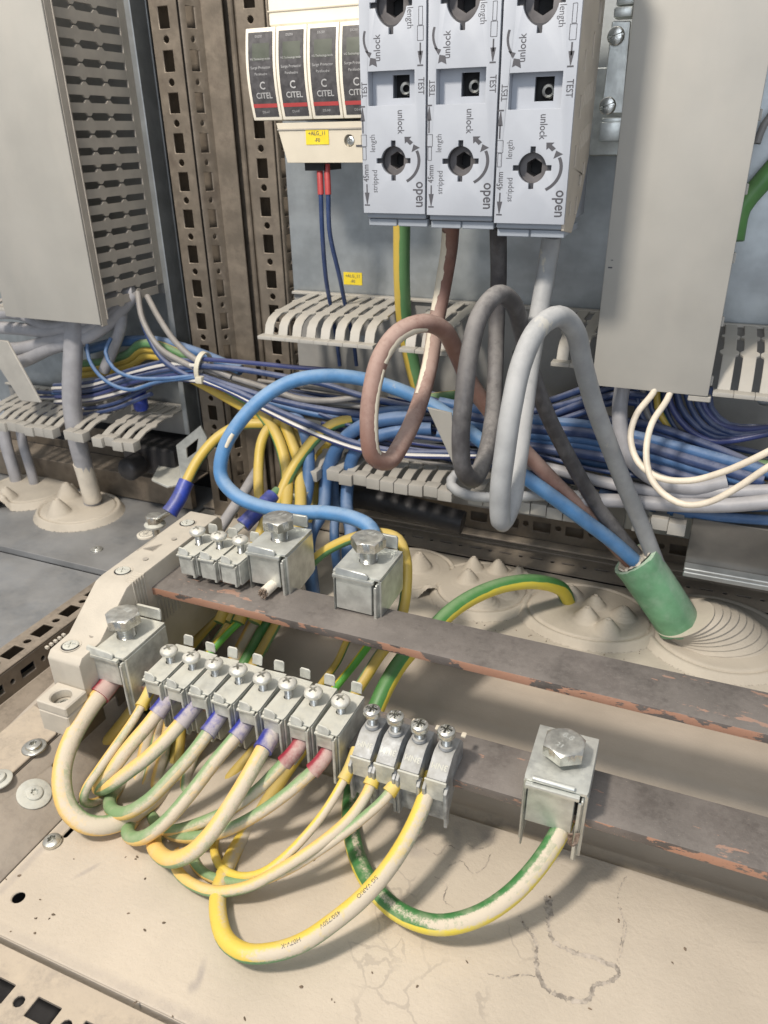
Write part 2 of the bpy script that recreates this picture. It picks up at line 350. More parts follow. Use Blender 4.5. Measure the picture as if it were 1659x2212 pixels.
def cable(name, label, cat, pts, r, mat, group=None, parent=None, **k):
    """pts: (px, py, 'y'|'z'|'x', value) sight-line positions, or plain 3D points"""
    P = [at(p[0], p[1], **{p[2]: p[3]}) if isinstance(p[2], str) else Vector(p) for p in pts]
    mb = tube(P, r, **k); pa, fr, ln = mb.path, mb.fr, mb.ln
    if parent is None:
        o = solo(name, mb, mat, pa[0], label, cat, group, recalc=False, smooth=80)
    else: o = part(name, mb, mat, parent, recalc=False, smooth=80)
    return o, pa, fr, ln
def ring_on(path, fr, i0, i1, r, parent, mat, name='ferrule', flare=0):
    mb = MB(); vs = []; n = 18
    idx = list(range(i0, i1 + 1)); 
    for q, i in enumerate(idx):
        t, a, b = fr[i]; rr = r + (flare if q == len(idx) - 1 else 0)
        for k in range(n): an = 2 * PI * k / n; vs.append(path[i] + (a * math.cos(an) + b * math.sin(an)) * rr)
    fs = [(q * n + k, q * n + (k + 1) % n, (q + 1) * n + (k + 1) % n, (q + 1) * n + k) for q in range(len(idx) - 1) for k in range(n)]
    fs += [tuple(reversed(range(n))), tuple((len(idx) - 1) * n + k for k in range(n))]
    mb.add(vs, fs); return part(name, mb, mat, parent, recalc=False, smooth=50)
# ---- text
_tc = {}
def text2d(s, size):
    """outline of a word as triangles in mm, centred"""
    key = (s, size)
    if key not in _tc:
        cu = bpy.data.curves.new('t', 'FONT'); cu.body = s; cu.size = 1; cu.align_x = 'CENTER'; cu.align_y = 'CENTER'; cu.resolution_u = 3
        ob = bpy.data.objects.new('t', cu); me = bpy.data.meshes.new_from_object(ob)
        vs = [(v.co.x * size, v.co.y * size) for v in me.vertices]; fs = [tuple(p.vertices) for p in me.polygons]
        bpy.data.objects.remove(ob); bpy.data.meshes.remove(me); bpy.data.curves.remove(cu)
        _tc[key] = (vs, fs)
    return _tc[key]
def put_text(mb, s, size, mp, rot=0, cx=0, cy=0, sx=1, bold=0):
    vs, fs = text2d(s, size); c, d = math.cos(rot), math.sin(rot)
    for o in ([(0, 0)] if not bold else [(-bold, 0), (bold, 0), (0, bold), (0, -bold)]):
        e = .01 * (o[0] * 3 + o[1] * 5)
        mb.add([mp((v[0] * sx + o[0]) * c - (v[1] + o[1]) * d + cx, (v[0] * sx + o[0]) * d + (v[1] + o[1]) * c + cy, e) for v in vs], fs)
def text_on_cable(words, path, fr, ln, r, parent, start, size, ang, flip=False, gap=4, mat='print'):
    mb = MB(); s = start
    def P(u, v):
        i = 0
        while i < len(ln) - 2 and ln[i + 1] < u: i += 1
        f = (u - ln[i]) / max(1e-6, ln[i + 1] - ln[i]); p = path[i].lerp(path[i + 1], f); t, n, b = fr[i]
        a = ang + v / r; return p + (n * math.cos(a) + b * math.sin(a)) * (r + .06)
    for wd in words:
        vs, fs = text2d(wd, size); w_ = max(v[0] for v in vs) - min(v[0] for v in vs)
        sg = -1 if flip else 1
        mb.add([P(s + w_ / 2 + sg * v[0], -sg * v[1]) for v in vs], fs); s += w_ + gap
    return part('lettering', mb, mat, parent, recalc=False)
# ---- screw heads
def head_mb(r, h, kind='ph', dome=.35, rec=.45, rd=None, rings=14, n=48):
    """screw head seen from above with its recess, top around z=h, flat underside z=0"""
    rd = rd or h * .7; vs = []; fs = []
    def inrec(x, y):
        q = math.hypot(x, y) / r
        if kind == 'ph':
            wd = .10 * r
            a = (abs(x) < wd or abs(y) < wd) and q < rec
            return 1 if a else 0
        if kind == 'pz':
            a = (abs(x) < .1 * r or abs(y) < .1 * r) and q < rec; u, v = (x + y) * .7071, (x - y) * .7071
            return 1 if a else (.25 if (abs(u) < .05 * r or abs(v) < .05 * r) and q < rec * 1.15 else 0)
        if kind == 'torx':
            an = math.atan2(y, x); return 1 if q < rec * (.82 + .18 * math.cos(6 * an)) else 0
        if kind == 'slot': return 1 if abs(y) < .11 * r and q < .93 else 0
        return 0
    vs.append((0, 0, h - rd * inrec(0, 0)))
    for k in range(1, rings + 1):
        q = k / rings * .93
        for i in range(n):
            a = 2 * PI * i / n; x, y = q * r * math.cos(a), q * r * math.sin(a)
            z = h - dome * h * (q ** 2.6); vs.append((x, y, z - rd * inrec(x, y)))
    for q, z in ((1.0, h * (1 - dome) * .78), (1.0, h * .2), (.94, 0)):
        for i in range(n): a = 2 * PI * i / n; vs.append((q * r * math.cos(a), q * r * math.sin(a), z))
    for i in range(n): fs.append((0, 1 + i, 1 + (i + 1) % n))
    R_ = rings + 3
    for k in range(R_ - 1):
        for i in range(n): j = (i + 1) % n; fs.append((1 + k * n + i, 1 + (k + 1) * n + i, 1 + (k + 1) * n + j, 1 + k * n + j))
    fs.append(tuple(1 + (R_ - 1) * n + i for i in range(n)))
    m = MB(); m.add(vs, fs); return m
def thread_mb(r, z0, z1, pitch=.8, n=18):
    prof = []; z = z0
    while z < z1: prof += [(r * .84, z), (r, z + pitch * .45)]; z += pitch
    m = MB(); m.lathe(prof, n=n); return m
def hex_mb(af, h):
    R_ = af / 2 / math.cos(PI / 6); m = MB(); n = 48; vs = []; fs = []
    def hr(a): b = (a % (PI / 3)) - PI / 6; return af / 2 / math.cos(b)
    rows = [(0, None, 0), (.55, None, 0), (.92, 'c', 0)]
    prof = [('c', .30 * af, h + .0), ('c', .455 * af, h - .05), ('ch', 0, h - .3), ('h', 0, h - 1.1), ('h', 0, .3), ('c', .47 * af, 0)]
    vs.append((0, 0, h))
    for ty, rr, z in prof:
        for i in range(n):
            a = 2 * PI * i / n; H = hr(a)
            if ty == 'c': q = rr; zz = z
            elif ty == 'ch': q = min(H, af * .5); zz = z
            else:
                q = H; zz = z
                if z > h - 2: zz = z + .75 - (H - af / 2) / (R_ - af / 2) * .9
            vs.append((q * math.cos(a), q * math.sin(a), zz))
    for i in range(n): fs.append((0, 1 + i, 1 + (i + 1) % n))
    K = len(prof)
    for k in range(K - 1):
        for i in range(n): j = (i + 1) % n; fs.append((1 + k * n + i, 1 + (k + 1) * n + i, 1 + (k + 1) * n + j, 1 + k * n + j))
    fs.append(tuple(1 + (K - 1) * n + i for i in range(n)))
    m.add(vs, fs); return m
# ================================================================== THE SETTING
def circ(x, y, r, n=14): return [(x + r * math.cos(2 * PI * i / n), y + r * math.sin(2 * PI * i / n)) for i in range(n)]
def rect(x, y, w_, h_): return [(x - w_ / 2, y - h_ / 2), (x + w_ / 2, y - h_ / 2), (x + w_ / 2, y + h_ / 2), (x - w_ / 2, y + h_ / 2)]
def slot(x, y, w_, h_, n=5):
    r = min(w_, h_) / 2; o = []
    if w_ > h_: cs = [(x + w_ / 2 - r, y, -PI / 2), (x - w_ / 2 + r, y, PI / 2)]
    else: cs = [(x, y + h_ / 2 - r, 0), (x, y - h_ / 2 + r, PI)]
    for cx, cy, a0 in cs: o += [(cx + r * math.cos(a0 + PI * i / n), cy + r * math.sin(a0 + PI * i / n)) for i in range(n + 1)]
    return o
XY = lambda z: (lambda u, v, w: (u, v, z - w))
XZ = lambda y: (lambda u, v, w: (u, y + w, v))
YZ = lambda x: (lambda u, v, w: (x - w, u, v))
def grid_sheet(mb, x0, x1, y0, y1, nx, ny, zf):
    vs = [(x0 + (x1 - x0) * i / nx, y0 + (y1 - y0) * j / ny, 0) for j in range(ny + 1) for i in range(nx + 1)]
    vs = [(a, b, zf(a, b)) for a, b, c in vs]
    mb.add(vs, [(j * (nx + 1) + i, j * (nx + 1) + i + 1, (j + 1) * (nx + 1) + i + 1, (j + 1) * (nx + 1) + i) for j in range(ny) for i in range(nx)])
# front base sheet with its folded edges, small slots along the left
mb = MB(); hl = [circ(-256, 139, 3.2), slot(-259, 186, 2.6, 13), slot(-262, 128 + 2, 5, 12)]
mb.sheet([(-266, 131), (170, 131), (170, 270), (-266, 268)], [circ(-252, 148, 3), slot(-257, 190, 2.6, 16), rect(-259.5, 138, 4, 8)], 1.5, XY(-315))
mb.box(-266, 170, 268.6, 270, -336, -316.6); mb.box(-266, 170, 131, 132.4, -328, -316.6)
solo('front_base_sheet', mb, 'floor', (0, 200, -315), kind='structure', bevel=.5)
# recess sheet below the bars, with a folded ridge
mb = MB(); grid_sheet(mb, -400, 200, 240, 440, 4, 40, lambda x, y: -333 + (2.6 if 352 < y < 356 else 0) + (2 if y > 356 else 0))
solo('recess_sheet', mb, 'floor2', (0, 300, -333), kind='structure', recalc=False)
mb = MB(); mb.box(-400, 200, 404, 405.5, -332, -301); mb.box(-400, 200, 396, 404, -303, -301.4)
solo('gland_frame_step', mb, 'floor2', (0, 404, -320), kind='structure', bevel=.3)
mb = MB(); mb.box(-266, 170, 270.2, 279, -319.6, -318.2)
solo('rear_ledge', mb, 'rail_light', (0, 276, -323), kind='structure', bevel=.3)
# rear gland plate level
mb = MB(); mb.box(-392, 170, 398, 500, -303, -301)
solo('gland_base_sheet', mb, 'gland', (0, 450, -301), kind='structure', bevel=.3)
mb = MB(); hs = []
x = -240
while x < 120: hs.append(slot(x, 515, 10.5, 2.6)); hs.append(circ(x + 12.4, 514.5, 1.9, 10)); x += 24.7
mb.sheet([(-392, 500.5), (170, 500.5), (170, 526), (-392, 526)], hs, 1.2, XY(-299))
mb.box(-392, 170, 526, 560, -299, -298)
solo('rear_slotted_strip', mb, 'rail_light', (0, 515, -299), kind='structure')
mb = MB(); mb.box(-392, 170, 490, 560, -350, -340); solo('under_floor_shade_box', mb, 'black', (0, 520, -345), kind='structure')  # solid black box, painted shade below the slotted strip
# left neighbouring compartment floor sheets
mb = MB(); mb.box(-640, -389, 381, 540, -303, -301); mb.box(-640, -389, 379.4, 381, -306, -300.4)
solo('left_gland_sheet', mb, 'galv_dust', (-500, 450, -301), kind='structure', bevel=.3)
mb = MB(); mb.box(-640, -389, 140, 378.6, -308, -306)
solo('left_lower_sheet', mb, 'galv_dust', (-500, 260, -306), kind='structure')
# lowest dark sheet
mb = MB(); mb.box(-700, 300, 60, 620, -352, -350); solo('cabinet_bottom', mb, 'dark', (0, 300, -350), kind='structure')
# back plates
mb = MB(); sl = []
for x in (-150, -95, 55): sl.append(slot(x, -160, 14, 6))
mb.sheet([(-286, -256), (200, -256), (200, 240), (-286, 240)], [], 2.5, XZ(505))
solo('mounting_plate', mb, 'galv', (0, 505, 0), kind='structure', bevel=.4)
mb = MB(); mb.box(-640, -386, 505, 507.5, -226, 240); mb.box(-391, -386, 488, 505, -226, 240)
solo('left_mounting_plate', mb, 'galv', (-500, 505, 0), kind='structure', bevel=.6)
mb = MB(); mb.box(-700, 300, 572, 576, -350, 260); solo('cabinet_back_panel', mb, 'dark', (0, 574, 0), kind='structure')
mb = MB(); mb.box(-352, -300, 548, 552, -300, 240); solo('dark_post_gap_panel', mb, 'dark', (-320, 550, 0), kind='structure')
mb = MB(); mb.box(-450, -396, 474, 560, -262, -236); mb.lathe([(9, 470), (10, 468), (10, 452), (6, 450)], c=(-428, 0, -250), axis='y', n=24)
solo('dark_lower_block', mb, 'dark', (-420, 500, -250), 'dark plastic block under the slotted duct beside the left post', 'block', bevel=2)
# ---- perforated frame members
def perf_holes(a0, a1, c, pitch, sw, sh, cr, along='v', co=0, off=0):
    hs = []; t = a0 + off
    while t < a1:
        if along == 'v': hs += [rect(c, t, sw, sh)] + ([circ(c + co, t + pitch / 2, cr, 10)] if t + pitch / 2 + cr < a1 - 1 else [])
        else: hs += [rect(t, c, sh, sw)] + ([circ(t + pitch / 2, c + co, cr, 10)] if t + pitch / 2 + cr < a1 - 1 else [])
        t += pitch
    return hs
def post(name, label, xf0, xf1, yf, xs, ys, xe, zoff):
    """upright: front face (xf0..xf1 at yf), then a web running back to xs/ys and a rear flange to xe"""
    t = thing(name, label, 'frame post', ((xf0 + xf1) / 2, yf, -300))
    mb = MB(); c = (xf0 + xf1) / 2
    mb.sheet([(xf0, -300), (xf1, -300), (xf1, 230), (xf0, 230)], perf_holes(-286, 226, c, 25, 8.2, 12.6, 2.3, off=zoff), 1.5, XZ(yf))
    part('front_face', mb, 'rail', t, bevel=.35)
    mb = MB(); L = math.hypot(xs - xf1, ys - yf); ux, uy = (xs - xf1) / L, (ys - yf) / L
    mp = lambda u, v, w: (xf1 + ux * u - uy * w * -1, yf + uy * u + ux * w, v)
    mb.sheet([(1.6, -300), (L, -300), (L, 230), (1.6, 230)], perf_holes(-286, 226, L * .5, 25, L * .42, 12.6, L * .12, off=zoff), 1.5, mp)
    part('side_web', mb, 'rail', t, bevel=.3)
    mb = MB(); mb.box(xs + .1, xe, ys, ys + 1.5, -300, 230); part('rear_flange', mb, 'rail', t, bevel=.4)
    mb = MB(); mb.box(xf0 + .1, xf0 + 1.5, yf + 1.6, yf + 26, -300, 230); part('inner_flange', mb, 'rail', t, bevel=.4)
    mb = MB(); mb.box(xf0 + 2, xe, ys + 16, ys + 18, -300, 230); part('back_web', mb, 'rail', t)
    return t
post('frame_post', 'perforated steel upright beside the tall left wiring duct', -374, -352, 492, -343, 506, -326, 6.5)
post('frame_post', 'perforated steel upright just left of the surge protectors and bare plate', -312, -291, 500, -288, 514, -284, 15)
mb = MB(); mb.box(-331, -316, 515, 521, -300, 230); mb.box(-326, -322, 512, 515.2, -300, 230)
solo('frame_post', mb, 'rail', (-320, 515, -300), 'plain folded steel upright edge between the two perforated posts', 'frame post', bevel=.8)
# horizontal perforated rail at the back
t = thing('perforated_rail', 'dark perforated horizontal rail below the lower slotted duct at the back', 'rail', (0, 524, -270))
mb = MB(); hs = []; x = -560.
k = -565 + (565 - 91.5) % 25.2
hs = []; x = -91.5 - 25.2 * 5
while x < 160: hs += [rect(x, -276, 13.5, 8.2), circ(x + 12.6, -275, 2.3, 10)]; x += 25.2
mb.sheet([(-262, -287), (170, -287), (170, -262), (-262, -262)], hs, 1.5, XZ(524)); part('web', mb, 'rail', t, bevel=.3)
mb = MB(); mb.box(-262, 170, 514, 523.9, -288.6, -287.1); mb.box(-262, 170, 520, 524, -262, -260.5); part('flange', mb, 'rail_light', t, bevel=.4)
mb = MB(); mb.box(-262, 170, 540, 541, -290, -255); part('back_web', mb, 'rail', t)
t = thing('perforated_rail', 'perforated rail behind the grey cables in the left compartment', 'rail', (-500, 520, -255))
mb = MB(); hs = []; x = -620.
while x < -420: hs += [rect(x, -262, 13.5, 8.2), circ(x + 12.6, -262, 2.3, 10)]; x += 25.2
mb.sheet([(-640, -274), (-396, -274), (-396, -248), (-640, -248)], hs, 1.5, XZ(520)); part('web', mb, 'rail', t, bevel=.3)
mb = MB(); mb.box(-640, -396, 497, 519.9, -276, -274.2); mb.box(-640, -396, 490, 497, -299, -274.2); part('flange', mb, 'rail', t, bevel=.4)
# left rail along the depth: top flange, web and lower channel
t = thing('perforated_rail', 'dusty perforated rail running into the cabinet left of the beige bar holder', 'rail', (-370, 300, -290))
mb = MB(); hs = perf_holes(134, 440, -371.5, 25, 9, 12.6, 2.5, off=6)
mb.sheet([(-382, 130), (-361, 130), (-361, 450), (-382, 450)], hs, 1.5, XY(-290)); part('top_flange', mb, 'rail', t, bevel=.4)
mb = MB(); hs = perf_holes(134, 440, -301, 25, 6.5, 11, 1.8, 'h', off=6)
mb.sheet([(130, -310), (450, -310), (450, -291.6), (130, -291.6)], hs, 1.5, YZ(-361)); part('inner_web', mb, 'rail', t, bevel=.3)
mb = MB(); mb.box(-360.9, -330, 130, 450, -311.6, -310.1); part('lower_flange', mb, 'rail', t, bevel=.3)
mb = MB(); mb.box(-382, -380.6, 130, 450, -312, -291.6); part('outer_web', mb, 'rail', t, bevel=.3)
# second rail: near the floor sheet
t = thing('perforated_rail', 'perforated floor rail with a big flanged screw beside the cut bar holder foot', 'rail', (-300, 220, -305))
mb = MB(); hs = []
for y in (300, 325, 350, 375, 400, 425): hs += [rect(y, -314, 9, 9), circ(y + 12.5, -310, 2.4, 10)]
mb.sheet([(222, -332), (450, -332), (450, -284), (222, -284)], hs + [rect(256, -302, 11, 12), rect(240, -318, 10, 9)], 1.5, YZ(-287)); part('web', mb, 'rail', t, bevel=.3)
mb = MB(); sl = lambda u, v, w: (-297.5 + u * .84, v, -299.4 - u * .42 - w)
mb.sheet([(0, 130), (37, 130), (37, 268), (0, 268)], [circ(12, 160, 2), circ(12, 211, 2), rect(10, 139, 8, 14)], 1.5, sl); part('sloping_flange', mb, 'rail_mid', t, bevel=.3)
mb = MB(); mb.box(-330, -297.8, 130, 450, -300.5, -299); part('top_flange', mb, 'rail_mid', t, bevel=.3)
def screw(name, label, loc, r, h, kind, parent=None, rot=0, tilt=None, washer=0, mat='screw', shaft=None, group=None):
    t = thing(name, label, 'screw', loc, group) if parent is None else None
    mtx = Matrix.Rotation(rot, 4, 'Z')
    if tilt: mtx = Matrix.Rotation(tilt[1], 4, tilt[0]) @ mtx
    if parent is None:
        m = head_mb(r, h, kind); m.v = [(a, b, c + (1 if washer else 0)) for a, b, c in m.v]; m.xf(mtx); lpart('screw_head', m, mat, t)
        if washer: m = MB(); m.lathe([(r * .9, 0), (washer, 0), (washer, .7), (washer * .93, 1.1), (r * .9, 1.1)], n=30); m.xf(mtx); lpart('washer', m, mat, t, smooth=50)
    else:
        m = head_mb(r, h, kind); m.xf(Matrix.Translation(Vector(loc)) @ mtx); return lpart('screw_head', m, mat, parent)
    return t
p = at(74, 1615, z=-297); screw('flanged_screw', 'shiny star recess screw on the beige bracket above the floor rail', (p.x, p.y, -297.2), 4.3, 2.6, 'torx', washer=6.6)
p = at(72, 1711, x=-284); p.z = -299.4 - (p.x + 297.5) * .5; screw('flanged_screw', 'large flat flanged screw on the sloping floor rail below the beige bracket', (p.x, p.y, p.z + .2), 4.2, 1.6, 'torx', washer=8.6, tilt=('Y', .46), mat='zinc')
p = at(8, 1690, z=-297); screw('flanged_screw', 'screw cut by the left picture edge next to the beige bracket', (p.x - 4, p.y, -297.2), 4.2, 2.4, 'torx', washer=7.2, mat='zinc')
p = at(112, 1815, z=-313); screw('floor_screw', 'domed star recess screw in the front base sheet under the fattest loop', (p.x, p.y, -314.9), 4.6, 3.2, 'torx', rot=.3)
p = at(209, 1188, z=-301); screw('sheet_screw', 'small flat screw in the bare grey sheet left of the perforated rail', (p.x, p.y, -301), 3.2, 1.2, 'torx', washer=5)
# beige bracket under the torx screw and grey conduit
mb = MB(); mb.sheet([(-328, 140), (-297.8, 140), (-297.8, 224), (-304, 232), (-328, 238)], [], 1.6, XY(-297))
solo('mounting_bracket', mb, 'rail_light', (-312, 190, -297), 'flat beige steel bracket screwed onto the floor rail', 'bracket', bevel=.4)
cable('conduit', 'straight grey tube lying between the two left rails', 'tube', [(-20, 1625, 'z', -303), (60, 1545, 'z', -303), (130, 1478, 'z', -303), (230, 1385, 'z', -303)], 3.6, 'floor2', step=8)
# front-left slotted rail
t = thing('perforated_rail', 'slotted beige rail across the lower left corner in front of the base sheet', 'rail', (-200, 110, -320))
mb = MB(); hs = []; x = -262.
while x < 120: hs += [rect(x + 8.5, 113.5, 12.6, 8.2), circ(x + 21.1, 113, 2.4, 10)]; x += 25.
mb.sheet([(-300, 98), (170, 98), (170, 128.8), (-300, 128.8)], hs, 1.5, XY(-317)); part('slotted_web', mb, 'rail_light', t, bevel=.3)
mb = MB(); mb.box(-300, 170, 60, 97, -326, -324); part('front_flange', mb, 'floor2', t, bevel=.4)
mb = MB(); mb.box(-300, 170, 96.5, 98, -340, -318.7); part('front_web', mb, 'floor2', t)
# ================================================================== WIRING DUCTS
def finger_outline(L, hw, n1=.36, n2=.66, bump=1.6, tip=0):
    """half outline stations along a finger: (t, halfwidth)"""
    return [(0, hw), (L * n1 - 3.2, hw), (L * n1 - 1.2, hw + bump), (L * n1 + 1.2, hw + bump), (L * n1 + 3.2, hw), (L * n2 - 3.2, hw), (L * n2 - 1.2, hw + bump), (L * n2 + 1.2, hw + bump), (L * n2 + 3.2, hw), (L, hw)]
def vfinger(zc, hw):
    st = finger_outline(62, hw, n1=.3, n2=.64, bump=1.85)
    o = [(432 + a, zc + b) for a, b in st] + [(432 + a, zc - b) for a, b in reversed(st)]
    mb = MB(); mb.sheet(o, [], 1.6, YZ(-401.4)); return mb
t = thing('wiring_duct', 'tall grey wiring duct at the left with closed cover and slotted side wall', 'wiring duct', (-446, 460, -118))
mb = MB(); mb.box(-492, -400.5, 424, 425.6, -120.5, 170); part('cover', mb, 'cover', t, bevel=.8, seg=2)
mb = MB(); mb.box(-402.4, -400.4, 425.7, 431.5, -122, 170); mb.box(-401.8, -400.0, 431.6, 433, -118, 170); part('cover_lip', mb, 'duct_brown', t, bevel=.3)
mb = MB()
mb.sheet([(494.1, -104), (503.5, -104), (503.5, 170), (494.1, 170)], [], 1.6, YZ(-401.4))
part('wall_strip', mb, 'duct_brown', t, bevel=.3)
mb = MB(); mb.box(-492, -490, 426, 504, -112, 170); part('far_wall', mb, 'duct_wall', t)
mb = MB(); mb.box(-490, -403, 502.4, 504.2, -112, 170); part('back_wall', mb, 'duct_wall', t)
z = -107.5; k = 0; f0 = None
while z < 165:
    if f0 is None:
        f0 = part('finger', vfinger(z, 2.9), 'duct_brown', t, bevel=.35); z0 = z
    else:
        c = f0.copy(); C.objects.link(c); c.location = (0, 0, (z - z0) * S)
    z += 10.45
# inner far fingers hinted through the slots
for i in range(0, 25, 2):
    mb = MB(); zc = -104 + i * 10.45; mb.box(-489.8, -488, 440, 490, zc - 3, zc + 3)
    part('inner_rib', mb, 'duct', t)
t = thing('wiring_duct', 'tall plain grey wiring duct cover at the upper right', 'wiring duct', (-22, 460, -128))
mb = MB(); mb.box(-53.2, 7.8, 424, 425.6, -129, 170); part('cover', mb, 'cover', t, bevel=.8, seg=2)
mb = MB(); mb.box(-52, -50.4, 425.8, 504, -104, 170); mb.box(5, 6.6, 425.8, 504, -104, 170); part('side_wall', mb, 'duct', t)
for zc in [-132 + 10.45 * i for i in range(1, 27, 3)]:
    mb = MB(); mb.box(6.9, 8.9, 426, 429, zc - 2, zc + 3); part('cover_clip', mb, 'duct', t, bevel=.4)
mb = MB(); mb.box(-2, 9.5, 424.6, 430, -132.5, -129.3); part('clip_lip', mb, 'duct', t, bevel=.5)
def hfinger(x, hw, path, bump=1.7, lip=None, L=None, broken=None):
    """finger of a horizontal duct wall: ribbon along path [(y,z)...] whose edges bulge at two necks"""
    tot = [0]
    for a, b in zip(path, path[1:]): tot.append(tot[-1] + math.hypot(b[0] - a[0], b[1] - a[1]))
    st = finger_outline(tot[-1], hw, .34, .66, bump)
    ts = sorted(set([a for a, b in st] + tot)); mb = MB(); top = []; bot = []
    for s in ts:
        i = 0
        while i < len(tot) - 2 and tot[i + 1] < s: i += 1
        f = (s - tot[i]) / (tot[i + 1] - tot[i]); y = path[i][0] + (path[i + 1][0] - path[i][0]) * f; z = path[i][1] + (path[i + 1][1] - path[i][1]) * f
        j = 0
        while j < len(st) - 2 and st[j + 1][0] < s: j += 1
        g = (s - st[j][0]) / max(1e-6, st[j + 1][0] - st[j][0]); h = st[j][1] + (st[j + 1][1] - st[j][1]) * max(0, min(1, g))
        dy, dz = path[i + 1][0] - path[i][0], path[i + 1][1] - path[i][1]; l = math.hypot(dy, dz); ny, nz = dz / l, -dy / l
        if nz > 0: ny, nz = -ny, -nz
        top.append((y, z, h)); bot.append((y + ny * 1.5, z + nz * 1.5, h))
    vs = [];
    for (y, z, h), (y2, z2, h2) in zip(top, bot): vs += [(x - h, y, z), (x + h, y, z), (x + h, y2, z2), (x - h, y2, z2)]
    n = len(top); fs = [(0, 1, 2, 3), ((n - 1) * 4 + 3, (n - 1) * 4 + 2, (n - 1) * 4 + 1, (n - 1) * 4)]
    for i in range(n - 1):
        for k in range(4): j = (k + 1) % 4; fs.append((i * 4 + k, (i + 1) * 4 + k, (i + 1) * 4 + j, i * 4 + j))
    mb.add(vs, fs); return mb
def comb(label, xs, path, hw, lipf, mat='duct', wall=None, skip=(), jit=0, inlip=True, grp='slotted wiring ducts'):
    t = thing('wiring_duct', label, 'wiring duct', ((xs[0] + xs[-1]) / 2, path[0][0], path[0][1]), grp)
    if wall:
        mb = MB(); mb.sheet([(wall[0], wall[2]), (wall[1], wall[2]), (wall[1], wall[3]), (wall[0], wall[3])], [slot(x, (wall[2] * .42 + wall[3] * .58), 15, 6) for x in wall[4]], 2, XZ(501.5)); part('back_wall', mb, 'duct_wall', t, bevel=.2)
        mb = MB(); mb.box(wall[0], wall[1], 498, 501.4, path[0][1] - 1.6, path[0][1] + .4); part('wall_edge', mb, mat, t, bevel=.4)
    for i, x in enumerate(xs):
        if i in skip: continue
        dy = random.uniform(-jit, jit); pp = [(a + dy * (q / len(path)), b + dy * .6 * (q / len(path)) ** 2) for q, (a, b) in enumerate(path)]
        f = part('finger', hfinger(x, hw, pp), mat, t, bevel=.25)
        mb = lipf(x, pp[-1]); part('lip', mb, mat, f, bevel=.45, seg=2)
    return t
UP = [(500, -103.5), (470, -104.5), (444, -106.5), (437, -108.5), (433, -112), (430.5, -118.5)]
def lip_up(x, e):
    m = MB(); m.box(x - 5.15, x + 5.15, e[0] - 6, e[0] + 1.5, e[1] - 1.8, e[1] + .6); return m
LOW = [(500, -206), (470, -207), (445, -209), (436, -211)]
def lip_low(x, e):
    m = MB(); m.box(x - 4.9, x + 4.9, e[0] - 8, e[0] + .5, e[1] - 6.5, e[1] + 1.2); return m
comb('pale slotted duct of eight fingers under the surge protectors', [-265 + 10.35 * i for i in range(8)], UP, 3.3, lip_up, wall=(-284, 7.5, -180, -103, (-232, -165, -110, -35)))
comb('short stub of slotted duct behind the top of the brown loop', [-165, -154.5, -144], UP, 3.3, lip_up)
comb('slotted duct piece half hidden between grey loop and right duct cover', [-72, -61.5], UP, 3.3, lip_up)
comb('pale slotted duct at the right picture edge beside the plain cover', [15 + 10.4 * i for i in range(7)], [(500, -106), (460, -108), (444, -112), (436, -119), (431, -127)], 3.3, lip_up, wall=(9, 130, -215, -106, (45, 90)))
comb('row of duct fingers under the brown and black loops', [-222 + 10.3 * i for i in range(17)], LOW, 3.2, lip_low, skip=(9, 12), jit=1.5, wall=(-240, -30, -256, -206, ()))
comb('few broken duct fingers right of the green cable sleeve', [-16, -6, 4], [(500, -203), (470, -204), (445, -206), (436, -209)], 3.2, lip_low, jit=5)
comb('dusty drooping duct fingers at the far left below the grey cables', [-560 + 10.2 * i for i in range(17)], [(500, -205), (470, -205), (445, -208), (434, -212)], 3.1, lip_low, skip=(9, 12), jit=2.5, wall=(-600, -392, -232, -205, ()))
comb('duct fingers seen through the gap at the left picture edge', [-520, -509, -498], [(500, -112), (470, -112), (445, -114), (434, -116)], 3.1, lip_up, mat='duct')
# single broken fingers and covers
t = thing('wiring_duct', 'single broken duct finger poking out beside the yellow green wires', 'duct finger', (-235, 440, -200))
f = part('finger', hfinger(-238, 3.2, [(500, -205), (470, -205), (445, -207), (434, -212)]), 'duct', t, bevel=.25); part('lip', lip_low(-238, (434, -212)), 'duct', f, bevel=.6, seg=2)
def plate_from(pts, y, th=2): return [at(a, b, y=y) for a, b in pts]
def flat_piece(name, label, cat, pts, y, mat, th=2.0, tilt=0):
    P = plate_from(pts, y); mb = MB(); n = len(P)
    P = [Vector((p.x, p.y + tilt * (p.z - P[0].z), p.z)) for p in P]
    mb.add([tuple(p) for p in P] + [(p.x, p.y + th, p.z) for p in P], [tuple(range(n)), tuple(reversed(range(n, 2 * n)))] + [(i, (i + 1) % n, n + (i + 1) % n, n + i) for i in range(n)])
    return solo(name, mb, mat, P[0], label, cat, bevel=.4)
flat_piece('duct_divider', 'grey plastic plate wedged among the blue wires behind the black loop', 'divider', [(922, 880), (975, 893), (982, 990), (978, 1002)], 430, 'cover')
flat_piece('duct_divider', 'leaning beige plastic strip over the cables at the far left', 'divider', [(-5, 735), (15, 737), (88, 870), (45, 866), (-5, 790)], 430, 'duct')
t = thing('wiring_duct', 'dark glossy duct channel at the right edge under the grey cables', 'wiring duct', (60, 440, -230))
mb = MB(); mb.box(12, 170, 440, 500, -212, -210.5); part('shelf', mb, 'channel', t, bevel=.4)
mb = MB(); mb.box(12, 170, 438, 439.9, -244, -208); part('front_wall', mb, 'channel', t, bevel=.4)
mb = MB(); mb.box(12, 170, 430, 437.9, -240, -237.5); mb.box(12, 170, 430, 431, -243.5, -240.1); part('edge_lip', mb, 'galv', t, bevel=.5)
